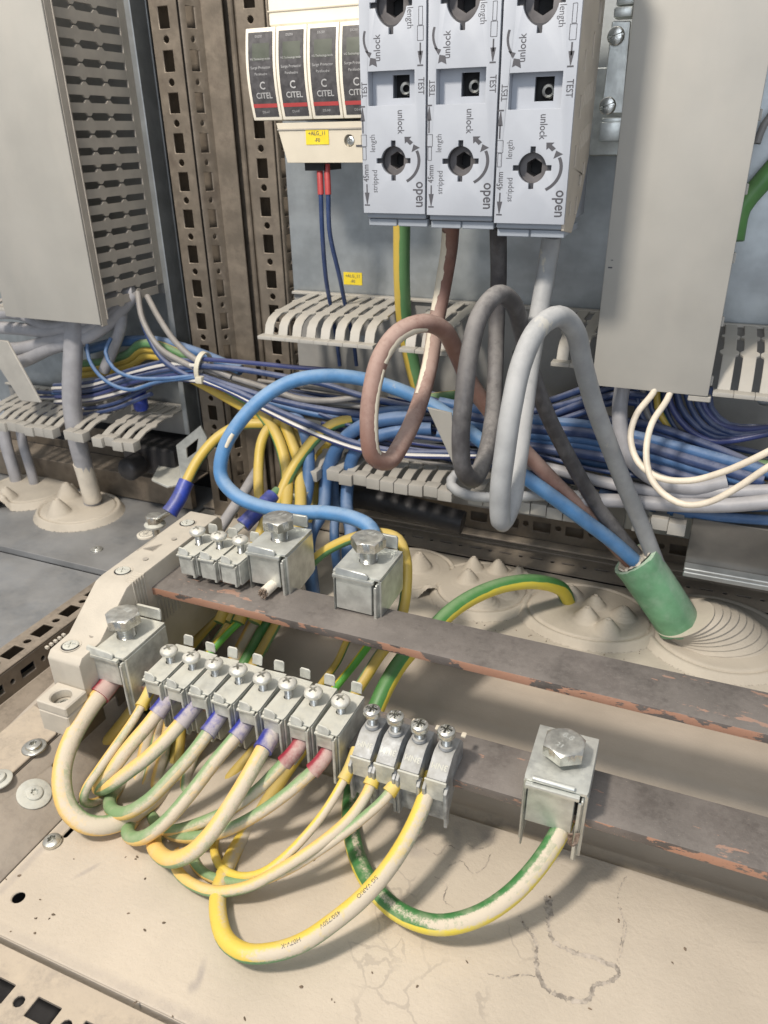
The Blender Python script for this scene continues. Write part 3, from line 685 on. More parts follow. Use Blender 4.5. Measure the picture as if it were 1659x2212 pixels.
cable('black_tube', 'black tube end showing under the lower duct fingers', 'tube', [(760, 1072, 'y', 470), (800, 1075, 'y', 470), (860, 1092, 'y', 470), (1000, 1130, 'y', 472)], 9, 'dark')
# angle bracket with the square hole near the left post
t = thing('angle_bracket', 'small zinc bracket with a square window left of the blue loop', 'bracket', at(400, 1020, y=455))
A = at(380, 960, y=455); mb = MB(); g0 = [at(a, b, y=455) for a, b in [(380, 962), (432, 920), (447, 945), (440, 985), (393, 1052)]]
hol = [at(a, b, y=455) for a, b in [(402, 968), (428, 947), (424, 975), (404, 990)]]
mb.sheet([(p.x, p.z) for p in g0], [[(p.x, p.z) for p in hol]], 1.5, XZ(455)); part('upright_plate', mb, 'zinc_clean', t, bevel=.2)
mb = MB(); g1 = [at(a, b, z=-252) for a, b in [(327, 1035), (345, 1000), (400, 1000), (392, 1045), (360, 1050)]]
mb.sheet([(p.x, p.y) for p in g1], [], 2, XY(-252)); part('foot_plate', mb, 'zinc', t, bevel=.3)
# yellow labels
def label_plate(label, px, y, w_, h_, lines, name='adhesive_label'):
    p = at(px[0], px[1], y=y); t = thing(name, label, 'label', p)
    mb = MB(); mb.sheet([(-w_ / 2, -h_ / 2), (w_ / 2, -h_ / 2), (w_ / 2, h_ / 2), (-w_ / 2, h_ / 2)], [], .25, lambda u, v, w: (u, w, v)); lpart('paper', mb, 'yellow', t)
    mb = MB()
    for s, cy, sz in lines: put_text(mb, s, sz, lambda u, v, e: (u, -.06 - e * .1, v), cy=cy, bold=.05)
    lpart('lettering', mb, 'print', t, recalc=False); return t
label_plate('yellow label stuck on the bare plate below the surge protectors', (762, 602), 504.6, 14.5, 8.6, [('+ALG_11', 1.7, 2.9), ('-F0', -2.0, 2.9)])
# ================================================================== SURGE PROTECTOR
t = thing('surge_protector', 'cream four pole surge protector with dark modules on the bare plate', 'surge protector', (-230, 460, 0))
prof = lambda z: 437.5 + 7 * ((z - 34) / 26) ** 2 * .6 - (0 if z < 34 else 0)
mb = MB(); mb.box(-257, -180, 446, 500, 55, 110); part('upper_body', mb, 'white', t, bevel=1)
for i in range(4):
    mb = MB(); mb.lathe([(4.2, 445.6), (4.2, 447)], c=(-246.5 + i * 19.4, 0, 79), axis='y', n=20); part('terminal_hole_shade', mb, 'black', t)  # black disc paints the shade of an open hole
mb = MB(); mb.box(-257, -180, 445.2, 446, 62, 62.6); part('seam', mb, 'cream_dark', t)
mb = MB(); v0 = [(-254, 6), (-190, 6), (-190, -15.5), (-248, -15.5)]
mb.sheet(v0, [circ(-206.4, -4.0, 3.3, 20)], 2, XZ(441)); part('lower_front', mb, 'cream_dark', t, bevel=.5)
mb = MB(); mb.sheet(v0, [], 50, XZ(443.6)); part('lower_body', mb, 'cream_dark', t)
mb = MB(); mb.box(-253, -190, 440.2, 440.9, 2.2, 2.9); part('seam', mb, 'duct_brown', t)
mb = MB(); m = head_mb(2.6, 1.5, 'ph'); m.xf(Matrix.Translation((-206.4, 443.4, -4)) @ Matrix.Rotation(PI / 2, 4, 'X')); part('terminal_screw', m, 'screw', t)
mb = MB(); mb.box(-202, -196, 440.5, 440.95, -7, -6.1); part('marking', mb, 'print', t)
mb = MB(); mb.box(-239, -226, 446, 470, -20, -15.6); part('wire_entry_shade', mb, 'black', t)  # solid black box paints the shade of the entry opening
zz = [8 + i * 46.2 / 16 for i in range(17)]
def cz(z): q = (z - 8) / 46.2; return 441 - 4.2 * math.sin(PI * (q * .9 + .05)) - 1.0 * q
def curved(mb, x0, x1, za, zb, off, th=None, n=14):
    vs = []; zs = [za + (zb - za) * i / n for i in range(n + 1)]
    for z_ in zs:
        y = cz(z_) - off; vs += [(x0, y, z_), (x1, y, z_), (x1, y + (th or 1), z_), (x0, y + (th or 1), z_)] if th != -1 else [(x0, y, z_), (x1, y, z_), (x1, 492, z_), (x0, 492, z_)]
    fs = [(0, 1, 2, 3), (n * 4 + 3, n * 4 + 2, n * 4 + 1, n * 4)]
    for i in range(n):
        for k in range(4): j = (k + 1) % 4; fs.append((i * 4 + k, (i + 1) * 4 + k, (i + 1) * 4 + j, i * 4 + j))
    mb.add(vs, fs)
for i in range(4):
    x0 = -268.6 + i * 19.9; x1 = x0 + 19.5; sh = .9
    mod = None
    mb = MB(); curved(mb, x0, x1, 7.6, 54.2, 0, -1); mod = part('module', mb, 'white', t, bevel=.7, seg=2)
    mb = MB(); curved(mb, x0 + 2.0, x1 - 1.6, 9.4, 52.0, .35, .5); part('face_label', mb, 'label_dark', mod, bevel=.15)
    mb = MB(); curved(mb, x0 + 4.8, x1 - 3.6, 38, 46.5, .42, .2); part('window', mb, 'label_green', mod)
    mb = MB(); curved(mb, x0 + 2.0, x1 - 1.6, 14.2, 16.2, .45, .2, 3); part('stripe', mb, 'red', mod)
    mb = MB(); mp = lambda u, v, e: (u, cz(v) - .5 - e * .2, v); xc = (x0 + x1) / 2 + .2
    put_text(mb, 'CITEL', 4.2, mp, cx=xc + .5, cy=20.2, bold=.08); put_text(mb, 'C', 5.4, mp, cx=xc + .2, cy=25.2, bold=.12)
    put_text(mb, 'Surge Protector', 2.0, mp, cx=xc, cy=34.4); put_text(mb, 'Parafoudre', 1.9, mp, cx=xc, cy=31.2); put_text(mb, 'VG Technology inside', 1.5, mp, cx=xc, cy=40.9 - 3.4 + 1.2)
    put_text(mb, 'DS250', 1.7, mp, cx=xc - 1, cy=49.8); put_text(mb, 'DS-HF', 1.8, mp, cx=xc, cy=11.8)
    part('lettering', mb, 'label_text', mod, recalc=False)
label_plate('yellow label stuck on the front of the surge protector', (714 - 29, 295), 440.6, 15, 8.4, [('+ALG_11', 1.6, 2.9), ('-F0', -2.0, 2.9)])
# ================================================================== HIGH CURRENT TERMINALS
def hexring(r, n=48): return [(r * math.cos(2 * PI * i / n), r * math.sin(2 * PI * i / n)) for i in range(n)]
def keyhole(cx, cz_, r, rn, w_, n=8, drop=0):
    o = []
    for q in range(4):
        a = q * PI / 2; ca, sa = math.cos(a), math.sin(a); rr = rn + (drop if q == 3 else 0); h = w_ / 2
        a0 = math.asin(h / r)
        for i in range(n + 1):
            b = a - PI / 2 + a0 + (PI / 2 - 2 * a0) * i / n; o.append((cx + r * math.cos(b), cz_ + r * math.sin(b) - (drop * max(0, -math.sin(b)) ** 3)))
        o += [(cx + ca * rr + sa * h, cz_ + sa * rr - ca * h), (cx + ca * rr - sa * h, cz_ + sa * rr + ca * h)]
    return o
def terminal(label, x0, x1, dz, k):
    xc = (x0 + x1) / 2; z0 = -36 + dz; Y = 372; t = thing('feed_terminal', label, 'terminal block', (xc, 372, z0), 'three high current terminals in a row')
    hc = -12.3 + dz
    hol = [keyhole(xc, hc, 6.4, 8.8, 2.3), keyhole(xc - .6, 51 + dz, 7.6, 10.2, 2.3, drop=1.2), [(xc - 12.4, 11.3 + dz), (xc + 10.8, 11.3 + dz), (xc + 10.8, 25.4 + dz), (xc - 12.4, 25.4 + dz)]]
    mb = MB(); mb.sheet([(x0 + .3, z0), (x1 - .3, z0), (x1 - .3, 86), (x0 + .3, 86)], hol, 2, XZ(Y)); part('face', mb, 'wago', t, bevel=.35, seg=2)
    # hexagon drive sockets behind the round openings
    for cz_, rr, cx in ((hc, 6.4, xc), (51 + dz, 7.6, xc - .6)):
        hx = [(cx + rr * .62 * math.cos(PI / 3 * i + .5), cz_ + rr * .62 * math.sin(PI / 3 * i + .5)) for i in range(6)]
        mb = MB(); mb.sheet(circ(cx, cz_, rr + .5, 36), [hx], 9, XZ(Y + 5)); part('hex_socket', mb, 'socket', t, bevel=.4)
        mb = MB(); mb.sheet(circ(cx, cz_, 11.6, 36), [circ(cx, cz_, rr + .1, 36)], 13, XZ(Y + 2.05)); part('socket_well', mb, 'socket_shade', t)
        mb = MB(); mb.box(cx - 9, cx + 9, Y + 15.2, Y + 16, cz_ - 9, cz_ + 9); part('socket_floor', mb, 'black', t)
    # test window recess
    wx0, wx1, wz0, wz1 = xc - 12.6, xc + 11, 11.1 + dz, 25.6 + dz
    mb = MB(); mb.sheet([(wx0, wz0), (wx1, wz0), (wx1, wz1), (wx0, wz1)], [[(xc - 2.3, 14.4 + dz), (xc + 6.2, 14.4 + dz), (xc + 6.2, 23.9 + dz), (xc - 2.3, 23.9 + dz)]], 1.5, XZ(Y + 6)); part('window_back', mb, 'wago', t)
    mb = MB(); mb.box(wx0 - 1, wx0 - .1, Y + 2.05, Y + 7, wz0 - 1, wz1 + 1); mb.box(wx1 + .1, wx1 + 1, Y + 2.05, Y + 7, wz0 - 1, wz1 + 1); mb.box(wx0, wx1, Y + 2.05, Y + 7, wz0 - 1.2, wz0 - .1); mb.box(wx0, wx1, Y + 2.05, Y + 7, wz1 + .1, wz1 + 1); part('window_frame', mb, 'wago', t)
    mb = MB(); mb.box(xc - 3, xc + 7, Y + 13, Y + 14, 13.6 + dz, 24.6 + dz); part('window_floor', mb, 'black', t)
    mb = MB(); mb.lathe([(1.6, Y + 9), (2.6, Y + 8.2), (3.1, Y + 9), (3.1, Y + 13)], c=(xc + 3.2, 0, 18.4 + dz), axis='y', n=24, caps=False); part('test_socket', mb, 'screw', t)
    # body behind the face
    mb = MB(); mb.box(x0 + .5, x1 - .5 if k < 2 else x1 - 2.2, Y + 18, Y + 66, z0 - 1, 86); mb.box(x0 + .5, x0 + 1.9, Y + 2.05, Y + 18, z0 + .3, 86); mb.box(x1 - 1.9 - (1.6 if k == 2 else 0), x1 - .5 - (1.6 if k == 2 else 0), Y + 2.05, Y + 18, z0 + .3, 86); part('body', mb, 'wago', t)
    # stepped lower end
    mb = MB(); mb.box(x0 + .9, x1 - .9, Y + 2.6, Y + 12, z0 - 2.6, z0 + 1.2); part('lower_step', mb, 'wago_shade', t, bevel=.5)
    mb = MB(); mb.box(x0 + 1.2, x1 - .6, Y + 6, Y + 40, z0 - 6, z0 - 2.8); mb.box(x0 + 1.0, xc - .4, Y + 4.6, Y + 6, z0 - 6.4, z0 - 3.0); mb.box(xc + .4, x1 - .6, Y + 4.6, Y + 6, z0 - 6.4, z0 - 3.0); part('lower_lip', mb, 'wago_shade', t, bevel=.3)
    # printing on the face
    mb = MB(); mp = lambda u, v, e: (xc + u, Y - .05 - e * .15, hc + v * .8)
    U = -PI / 2; D = PI / 2
    put_text(mb, 'open', 7.2, mp, U, 14.0, -18.6, 1.0, .12)
    put_text(mb, 'unlock', 4.7, mp, U, 3.9, 20.8, 1.0, .05); put_text(mb, 'stripped', 4.0, mp, D, -9.8, -11.4, .98); put_text(mb, 'length', 4.0, mp, D, -10.6, 9.6, 1.0)
    put_text(mb, '45mm', 4.1, mp, D, -14.4, -6.8, .95, .05); put_text(mb, 'TEST', 4.0, mp, D, -14.2, 37.8, .95, .05); put_text(mb, 'TEST', 4.2, mp, U, 14.0, 38.8, .95, .05)
    put_text(mb, 'unlock', 4.7, mp, D, -7.4, 58.5, 1.05, .05); put_text(mb, 'length', 4.2, mp, U, 8.6, 72, 1.0)
    put_text(mb, '45mm', 4.1, mp, U, 13.6, 92, .95); 
    def poly(pts): mb.add([mp(a, b, .02) for a, b in pts], [tuple(range(len(pts)))])
    def bar(a, b, w_):
        d = Vector((b[0] - a[0], b[1] - a[1])); d.normalize(); n_ = Vector((-d.y, d.x)) * w_ / 2; poly([(a[0] - n_.x, a[1] - n_.y), (b[0] - n_.x, b[1] - n_.y), (b[0] + n_.x, b[1] + n_.y), (a[0] + n_.x, a[1] + n_.y)])
    def arc(r, a0, a1, w_, cx=0, cy=0, n=14):
        for i in range(n):
            p, q = a0 + (a1 - a0) * i / n, a0 + (a1 - a0) * (i + 1) / n
            poly([(cx + (r - w_ / 2) * math.cos(p), cy + (r - w_ / 2) * math.sin(p)), (cx + (r + w_ / 2) * math.cos(p), cy + (r + w_ / 2) * math.sin(p)), (cx + (r + w_ / 2) * math.cos(q), cy + (r + w_ / 2) * math.sin(q)), (cx + (r - w_ / 2) * math.cos(q), cy + (r - w_ / 2) * math.sin(q))])
    arc(13.2, -1.02, .42, 1.5); poly([(9.4, 4.7), (13.6, 7.0), (10.4, 8.9)])
    poly([(5.8, 12.9), (9.4, 12.9), (8.3, 11.7), (10.2, 9.9), (8.6, 8.4), (7.0, 10.2), (6.0, 9.2)])
    bar((-14.2, -13), (-14.2, -17.8), .7); poly([(-15.5, -17.8), (-12.9, -17.8), (-14.0, -24.4), (-14.4, -24.4)]); bar((-15.6, -25), (-12.8, -25), .8)
    bar((-15.6, 15), (-15.6, 22), .7); poly([(-16.8, 21.5), (-14.4, 21.5), (-15.4, 28.6), (-15.8, 28.6)]); bar((-17, 29.2), (-14.2, 29.2), .8)
    for (a, b, c_, d_) in ((-16.6, -13.8, 8.0, 14.2), (-16.0, -14.2, .6, 7.6)):
        for p, q in (((a, c_), (b, c_)), ((a, d_), (b, d_)), ((a, c_), (a, d_)), ((b, c_), (b, d_))): bar(p, q, .28)
    bar((13.6, 60), (13.6, 54), .7); poly([(12.3, 56), (14.9, 56), (13.8, 49.6), (13.4, 49.6)]); bar((12.2, 49), (15, 49), .8)
    for (a, b, c_, d_) in ((12.2, 15.0, 61, 68), (12.8, 14.6, 68.4, 77)):
        for p, q in (((a, c_), (b, c_)), ((a, d_), (b, d_)), ((a, c_), (a, d_)), ((b, c_), (b, d_))): bar(p, q, .28)
    arc(13.4, PI - .3, PI + .52, 1.1, -.6, 63.3); poly([(-13.6, 57.6), (-10.2, 56.4), (-11.4, 53.8)]); poly([(-11, 54), (-8.2, 53.4), (-7.6, 49.2), (-10, 50.6), (-11.6, 49.8)])
    part('printing', mb, 'print', t, recalc=False)
    if k == 2:   # visible side of the last terminal with its pockets
        hs = [rect(408, 34 + dz + 3, 4, 10), rect(390, 30 + dz, 3.5, 8)]
        for a, b in ((404, 16), (404, -2)):
            for q in range(6): hs.append(rect(a + q * 4.3 - 9, b + dz + q * .8, 2.2, 7.5))
        hs += [rect(388, 12 + dz, 4, 9), rect(386, -8 + dz, 4, 9), rect(405, -19 + dz, 8, 5), rect(400, -30 + dz, 5, 8), rect(412, -10 + dz - 4, 5, 5), rect(384, -30 + dz, 4, 6), rect(418, 48, 6, 9), rect(400, 60, 7, 5)]
        mb = MB(); mb.sheet([(374.2, z0 - 3), (394, z0 - 6), (412, z0 + 8), (424, z0 + 26), (432, 86), (374.2, 86)], hs, 1.6, YZ(x1 - .2)); part('side_cover', mb, 'wago_side', t, bevel=.3)
        mb = MB(); mb.box(x1 - 2.6, x1 - 2.3, 375, 424, z0 + 10, 84); part('side_pocket_floor', mb, 'socket_shade', t)  # pocket shade is put into this dark colour
    return t
terminal('leftmost feed terminal, next to the surge protector', -167.6, -134.4, 0, 0)
terminal('middle one of the three grey feed terminals', -134.0, -100.6, -.3, 1)
terminal('rightmost feed terminal with its beige pocketed side showing', -100.2, -66.6, -3.2, 2)
t = thing('rail_end_clamp', 'bright zinc mounting rail clamp with two slotted screws behind the feed terminals', 'clamp bracket', (-56, 450, 0))
YC = 452
A_ = [at(a, b, y=YC) for a, b in [(1322, 45), (1363, 45), (1345, 245), (1298, 245)]]
mb = MB(); mb.sheet([(p.x, p.z) for p in A_], [], 2, XZ(YC)); part('plate', mb, 'zinc_clean', t, bevel=.4)
for a, b in ((1331, 78), (1313, 229)):
    p = at(a, b, y=YC); m = head_mb(4.2, 2, 'slot'); m.xf(Matrix.Translation((p.x, YC - .1, p.z)) @ Matrix.Rotation(PI / 2, 4, 'X') @ Matrix.Rotation(.3, 4, 'Z')); part('slotted_screw', m, 'screw', t)
p0, p1 = at(1298, 250, y=YC), at(1345, 250, y=YC)
mb = MB(); mb.box(p0.x, p1.x, YC + 2, YC + 12, p0.z - 4, p0.z - 1); mb.box(p0.x, p1.x, YC - 1, YC + 2.2, p0.z - 12, p0.z - 3); part('rail_hook', mb, 'zinc_clean', t, bevel=.8, seg=2)
p0, p1 = at(1325, 42, y=YC), at(1366, 42, y=YC)
mb = MB(); mb.box(p0.x, p1.x, YC - 2, YC + 10, p0.z + .5, p0.z + 5); mb.box(p0.x, p1.x, YC + 3, YC + 14, p0.z + 6, p0.z + 16); part('upper_hook', mb, 'zinc_clean', t, bevel=1.2, seg=2)
mb = MB(); mb.box(-100, 0, 490, 504, -14, 30)
solo('mounting_rail', mb, 'zinc_clean', (-50, 500, 0), 'zinc mounting rail behind the feed terminals', 'rail', bevel=.6)
mb = MB()
for (x, y, w_, h_) in ((1318, 578, 2.2, .7), (1322, 562, 1.2, .3)): p = at(x, y, y=423.9); mb.box(p.x - w_ / 2, p.x + w_ / 2, 423.85, 423.99, p.z - h_ / 2, p.z + h_ / 2)
solo('scuff_mark', mb, 'print', at(1318, 570, y=423.9), 'two short dark scuffs on the plain right duct cover', 'mark')
# ================================================================== BAR HOLDER
t = thing('busbar_holder', 'beige stepped plastic busbar holder with recessed cross head screws', 'busbar holder', (-285, 280, -300))
prof_ = [(229, -275), (229, -247), (232, -243.6), (246, -242.5), (272, -224), (277, -223), (362, -222), (366, -226), (366, -290), (284, -290), (276, -272)]
X0, X1 = -295, -273
mb = MB(); mb.sheet(prof_, [], X1 - X0, YZ(X1)); body = part('body', mb, 'insul', t, bevel=1.1, seg=2)
m2 = MB(); m2.sheet([(-291.5, 213), (-271.5, 213), (-271.5, 228.9), (-291.5, 228.9)], [circ(-281.3, 220.6, 5.4, 24)], 6, XY(-262)); m2.box(-291.5, -271.5, 213, 228.9, -282, -268.1)
part('foot', m2, 'insul', t, bevel=.7)
m = head_mb(3.6, 1.6, 'torx'); m.xf(Matrix.Translation((-281.3, 220.6, -268))); part('foot_screw', m, 'screw', t)
for py, pz in ((238, -243.1), (285, -223), (347, -222.2)):
    mb = MB(); mb.lathe([(4.9, pz), (5.2, pz + .4), (5.6, pz + .4), (5.7, pz + .0)], c=(-286, py, 0), n=28, caps=False); part('screw_rim', mb, 'insul', t)
    mb = MB(); mb.lathe([(4.95, pz + .02), (4.95, pz + .12)], c=(-286, py, 0), n=28); part('screw_recess_shade', mb, 'dark', t)  # dark disc on the surface paints the shade of a recess
    m = head_mb(4.2, 1.0, 'ph', rec=.7); m.xf(Matrix.Translation((-286, py, pz + .1)) @ Matrix.Rotation(.5, 4, 'Z')); part('cross_screw', m, 'zinc', t)
for py, pz, xo in ((248, -241.6, -280), (300, -222.2, -282), (326, -221.8, -281)):
    mb = MB(); mb.lathe([(1.7, pz), (1.7, pz + .1)], c=(xo, py, 0), n=16); part('pin_hole', mb, 'duct_brown', t)
for i in range(5):
    yy = 276.5 + i * 2.3; mb = MB(); mb.box(-278, -272.3, yy, yy + 1.1, -289, -222.6); part('rib', mb, 'insul', t, bevel=.2)
for i in range(7): mb = MB(); mb.box(-273, -272.4, 294 + i * 3, 295.4 + i * 3, -262, -246); part('pocket_rib', mb, 'insul', t)
for i in range(5): mb = MB(); mb.box(-297.3 + i * .0, -295.4, 231 + i * 3, 232.4 + i * 3, -243.4 + i * 0, -242.1); part('index_notch', mb, 'insul', t)
mb = MB()
for i in range(12): mb.box(-291 + i * .62, -290.75 + i * .62, 309, 309 + 1 + i * .75, -221.95, -221.85)
mb.box(-293.5, -293.2, 306, 325, -221.95, -221.85)
part('embossed_mark', mb, 'duct_brown', t)
# ================================================================== BUSBARS
mb = MB(); mb.box(-274, 170, 291.5, 321.5, -240, -235); solo('busbar', mb, 'copper', (0, 306, -235), 'upper flat copper busbar, tarnished brown, running behind the front row', 'busbar', bevel=.5, seg=2)
mb = MB(); mb.box(-274, 170, 248, 278, -273, -268); solo('busbar', mb, 'copper', (0, 263, -268), 'lower flat copper busbar carrying the front row of wire clamps', 'busbar', bevel=.5, seg=2)
# ================================================================== CLAMPS
def box_clamp(label, xc, yc, zb, W, D, h, leg, pb, mat, group, big=False, tabh=6, seed=0, rollfront=False, tabs=True, sidecut=True, up0=None):
    """wire clamp; local origin: middle of its footprint at the bar's upper face"""
    rnd = random.Random(seed); t = thing('busbar_clamp', label, 'wire clamp', (xc, yc, zb), group)
    w2, d2 = W / 2, D / 2; th = 1.6 if big else .9
    hr = 5.2 if big else 2.3
    mb = MB(); mb.sheet([(-w2 + .6, -d2), (w2 - .6, -d2), (w2 - .2, -d2 + 2), (w2 - .2, d2 - 1), (-w2 + .2, d2 - 1), (-w2 + .2, -d2 + 2)], [circ(0, 0, hr, 24)], th, lambda u, v, w: (u, v, h - w)); lpart('top_plate', mb, mat, t, bevel=.45 if big else .3, seg=2)
    for s in (-1, 1):
        mb = MB()
        mb.sheet([(-d2 + 1, h - th - .2), (d2 - 1, h - th - .2), (d2 - 1, -leg * .25), (d2 - 4, -leg * .6), (-d2 + D * .35, -leg), (-d2 + 2, -leg), (-d2 + 1, -leg + 1.5)], [], th, YZ(s * w2 + (th if s < 0 else 0)))
        lpart('side_wall', mb, mat, t, bevel=.3 if big else .2)
    mb = MB(); mb.box(-w2 + (1.2 if big else .8), w2 - (3.2 if big else 2.0), -d2 - (2.6 if big else 1.8), -d2 - .1, h - th * 1.9, h - th * .55)
    lpart('front_lip', mb, mat, t, bevel=.5 if big else .35, seg=2)
    if rollfront:
        mb = MB(); mb.lathe([(1.2, -w2 * .72), (1.3, -w2 * .7), (1.3, w2 * .55), (1.2, w2 * .57)], c=(0, -d2 + .2, h + .9), axis='x', n=14); lpart('rolled_edge', mb, mat, t, smooth=50)
    pw = w2 - (4.6 if big else 2.6); px0, px1 = -w2 + (2.2 if big else 1.4), w2 - (5 if big else 3.2)
    mb = MB(); mb.box(px0, px1, -d2 - .4, -d2 + 1.2, pb, h - th * 2.2); mb.box(px1 - th * .8, px1, -d2 + 1.3, d2 - 2, pb + 1, h - th * 2.2); lpart('pressure_plate', mb, mat, t, bevel=.35 if big else .22)
    mb = MB(); mb.box(px0 + 1, px1 - 1.2, -d2 + 5, d2 - 3, max(pb, .2) + .6, h - th * 2.6); lpart('inner_block', mb, 'dark', t)
    for x in ((w2 - 2.6, w2 - 1.5), (-w2 + 1.1, -w2 + 1.9)) if big else ((w2 - 1.9, w2 - 1.1),):
        mb = MB(); mb.box(x[0], x[1], -d2 - 1.2, -d2 + 2.6, -leg, h - th * 2); mb.box(x[0] - (1.0 if x[0] > 0 else 0), x[1], -d2 - 1.2, -d2 - .3, -leg, h - th * 3); lpart('front_leg', mb, mat, t, bevel=.3 if big else .2)
    if tabs:
        tw = W * (.32 if big else .24); a = rnd.uniform(-.12, .12)
        tb = MB(); o = [(-tw, 0), (tw, 0), (tw, tabh * .82), (tw - .8, tabh), (-tw + .8, tabh), (-tw, tabh * .82)]
        tb.sheet(o, [], th, lambda u, v, w: (u + 1, d2 - .2 + w + v * (.12 + a), h - .1 + v)); lpart('rear_tab', tb, mat, t, bevel=.25)
        if not big:
            tb = MB(); tb.sheet([(-tw, 0), (tw, 0), (tw, 2.6), (tw - 1.6, 4), (-tw, 4.4)], [], th, lambda u, v, w: (u - 1.0, -d2 - .6 - w - v * -.25, h - th * .5 + v)); lpart('front_tab', tb, mat, t, bevel=.25)
        elif not rollfront:
            tb = MB(); tb.sheet([(-W * .36, 0), (W * .3, 0), (W * .3, 2.4), (W * .24, 3.2), (-W * .36, 4)], [], th, lambda u, v, w: (u - 1.0, -d2 - .8 - w + v * .3, h - th * .5 + v)); lpart('front_tab', tb, mat, t, bevel=.3)
    t.rotation_euler = (rnd.uniform(-.012, .012), rnd.uniform(-.015, .015), rnd.uniform(-.03, .03))
    up = up0 if up0 else 6.2 + rnd.uniform(-1.2, .8)
    if big:
        hd = hex_mb(17, 6.4); hd.xf(Matrix.Translation((0, 0, h + up)) @ Matrix.Rotation(rnd.uniform(-.3, .3) + .25, 4, 'Z')); sc_ = lpart('bolt', hd, 'screw', t, smooth=28)
        tm = MB(); mp = lambda u, v, e: (u, v, h + up + 6.42 + e)
        put_text(tm, '8.8', 4.2, mp, rot=-.35, cx=1.0, cy=3.2, bold=.1); put_text(tm, '21', 3.6, mp, rot=-.35, cx=-1.6, cy=-3.4, bold=.1)
        m3 = MB(); k = len(tm.v); m3.add(tm.v, tm.f); lpart('head_marking', m3, 'zinc_clean', sc_, recalc=False)
        tr = thread_mb(4.9, h - 6, h + up + .2, 1.3, 24); lpart('thread', tr, 'screw', sc_)
    else:
        hd = head_mb(4.8, 3.8, 'ph', dome=.5, rec=.5); hd.xf(Matrix.Translation((0, .5, h + up)) @ Matrix.Rotation(rnd.uniform(0, 1.5), 4, 'Z')); sc_ = lpart('screw', hd, 'screw_dusty', t)
        tr = thread_mb(2.15, h - 5, h + up + .2, .75); tr.v = [(a, b + .5, c) for a, b, c in tr.v]; lpart('thread', tr, 'screw', sc_)
    return t
g1, g2 = 'small clamps in the front row', 'large bolted clamps on the busbars'
box_clamp('big dusty bolted clamp at the left end against the beige holder, red sleeved wire', -265.5, 258, -268, 26, 36, 24, 14, 5, 'zinc', g2, True, 7, 3, up0=8)
lab = ['first small clamp right of the big dusty one, holding the thin wire with yellow sleeve', 'small dusty clamp holding the leftmost blue sleeved wire', 'small dusty clamp holding the second blue sleeved wire', 'small dusty clamp holding the third blue sleeved wire', 'small dusty clamp holding the fourth blue sleeved wire', 'small dusty clamp holding the rightmost blue sleeved wire, yellowest of them', 'small dusty clamp holding the left one of two red sleeved wires', 'last of the eight dusty clamps, right red sleeved wire below it']
for i in range(8): box_clamp(lab[i], -236.6 + 14.65 * i, 256 - i * .25, -268, 12.7, 31, 15.5, 15, 5.5, 'zinc', g1, False, 6, 20 + i)
box_clamp('big clean bolted clamp alone at the right of the lower busbar', -27.5, 261, -268, 27.5, 36, 18.5, 21, -6, 'zinc_clean', g2, True, 0, 5, rollfront=True, tabs=False, up0=3.2)
box_clamp('big bolted clamp on the upper busbar beside three small ones, bare wire end below', -207, 330, -235, 26, 34, 26, 4, 4, 'zinc_clean', g2, True, 7, 9, up0=7.5)
box_clamp('big bolted clamp standing free in the middle of the upper busbar', -150.5, 328, -235, 28.5, 34, 24.5, 1, 1, 'zinc_clean', g2, True, 7.5, 11, up0=8.5)
lab = ['small clamp at the far left of the upper busbar', 'middle one of three small clamps on the upper busbar', 'small clamp touching the big bolted one on the upper busbar']
for i in range(3): box_clamp(lab[i], -255.5 + 14.3 * i, 318, -235, 13.2, 26, 19, -4, 5, 'zinc', 'small clamps on the upper busbar', False, 6.5, 40 + i)
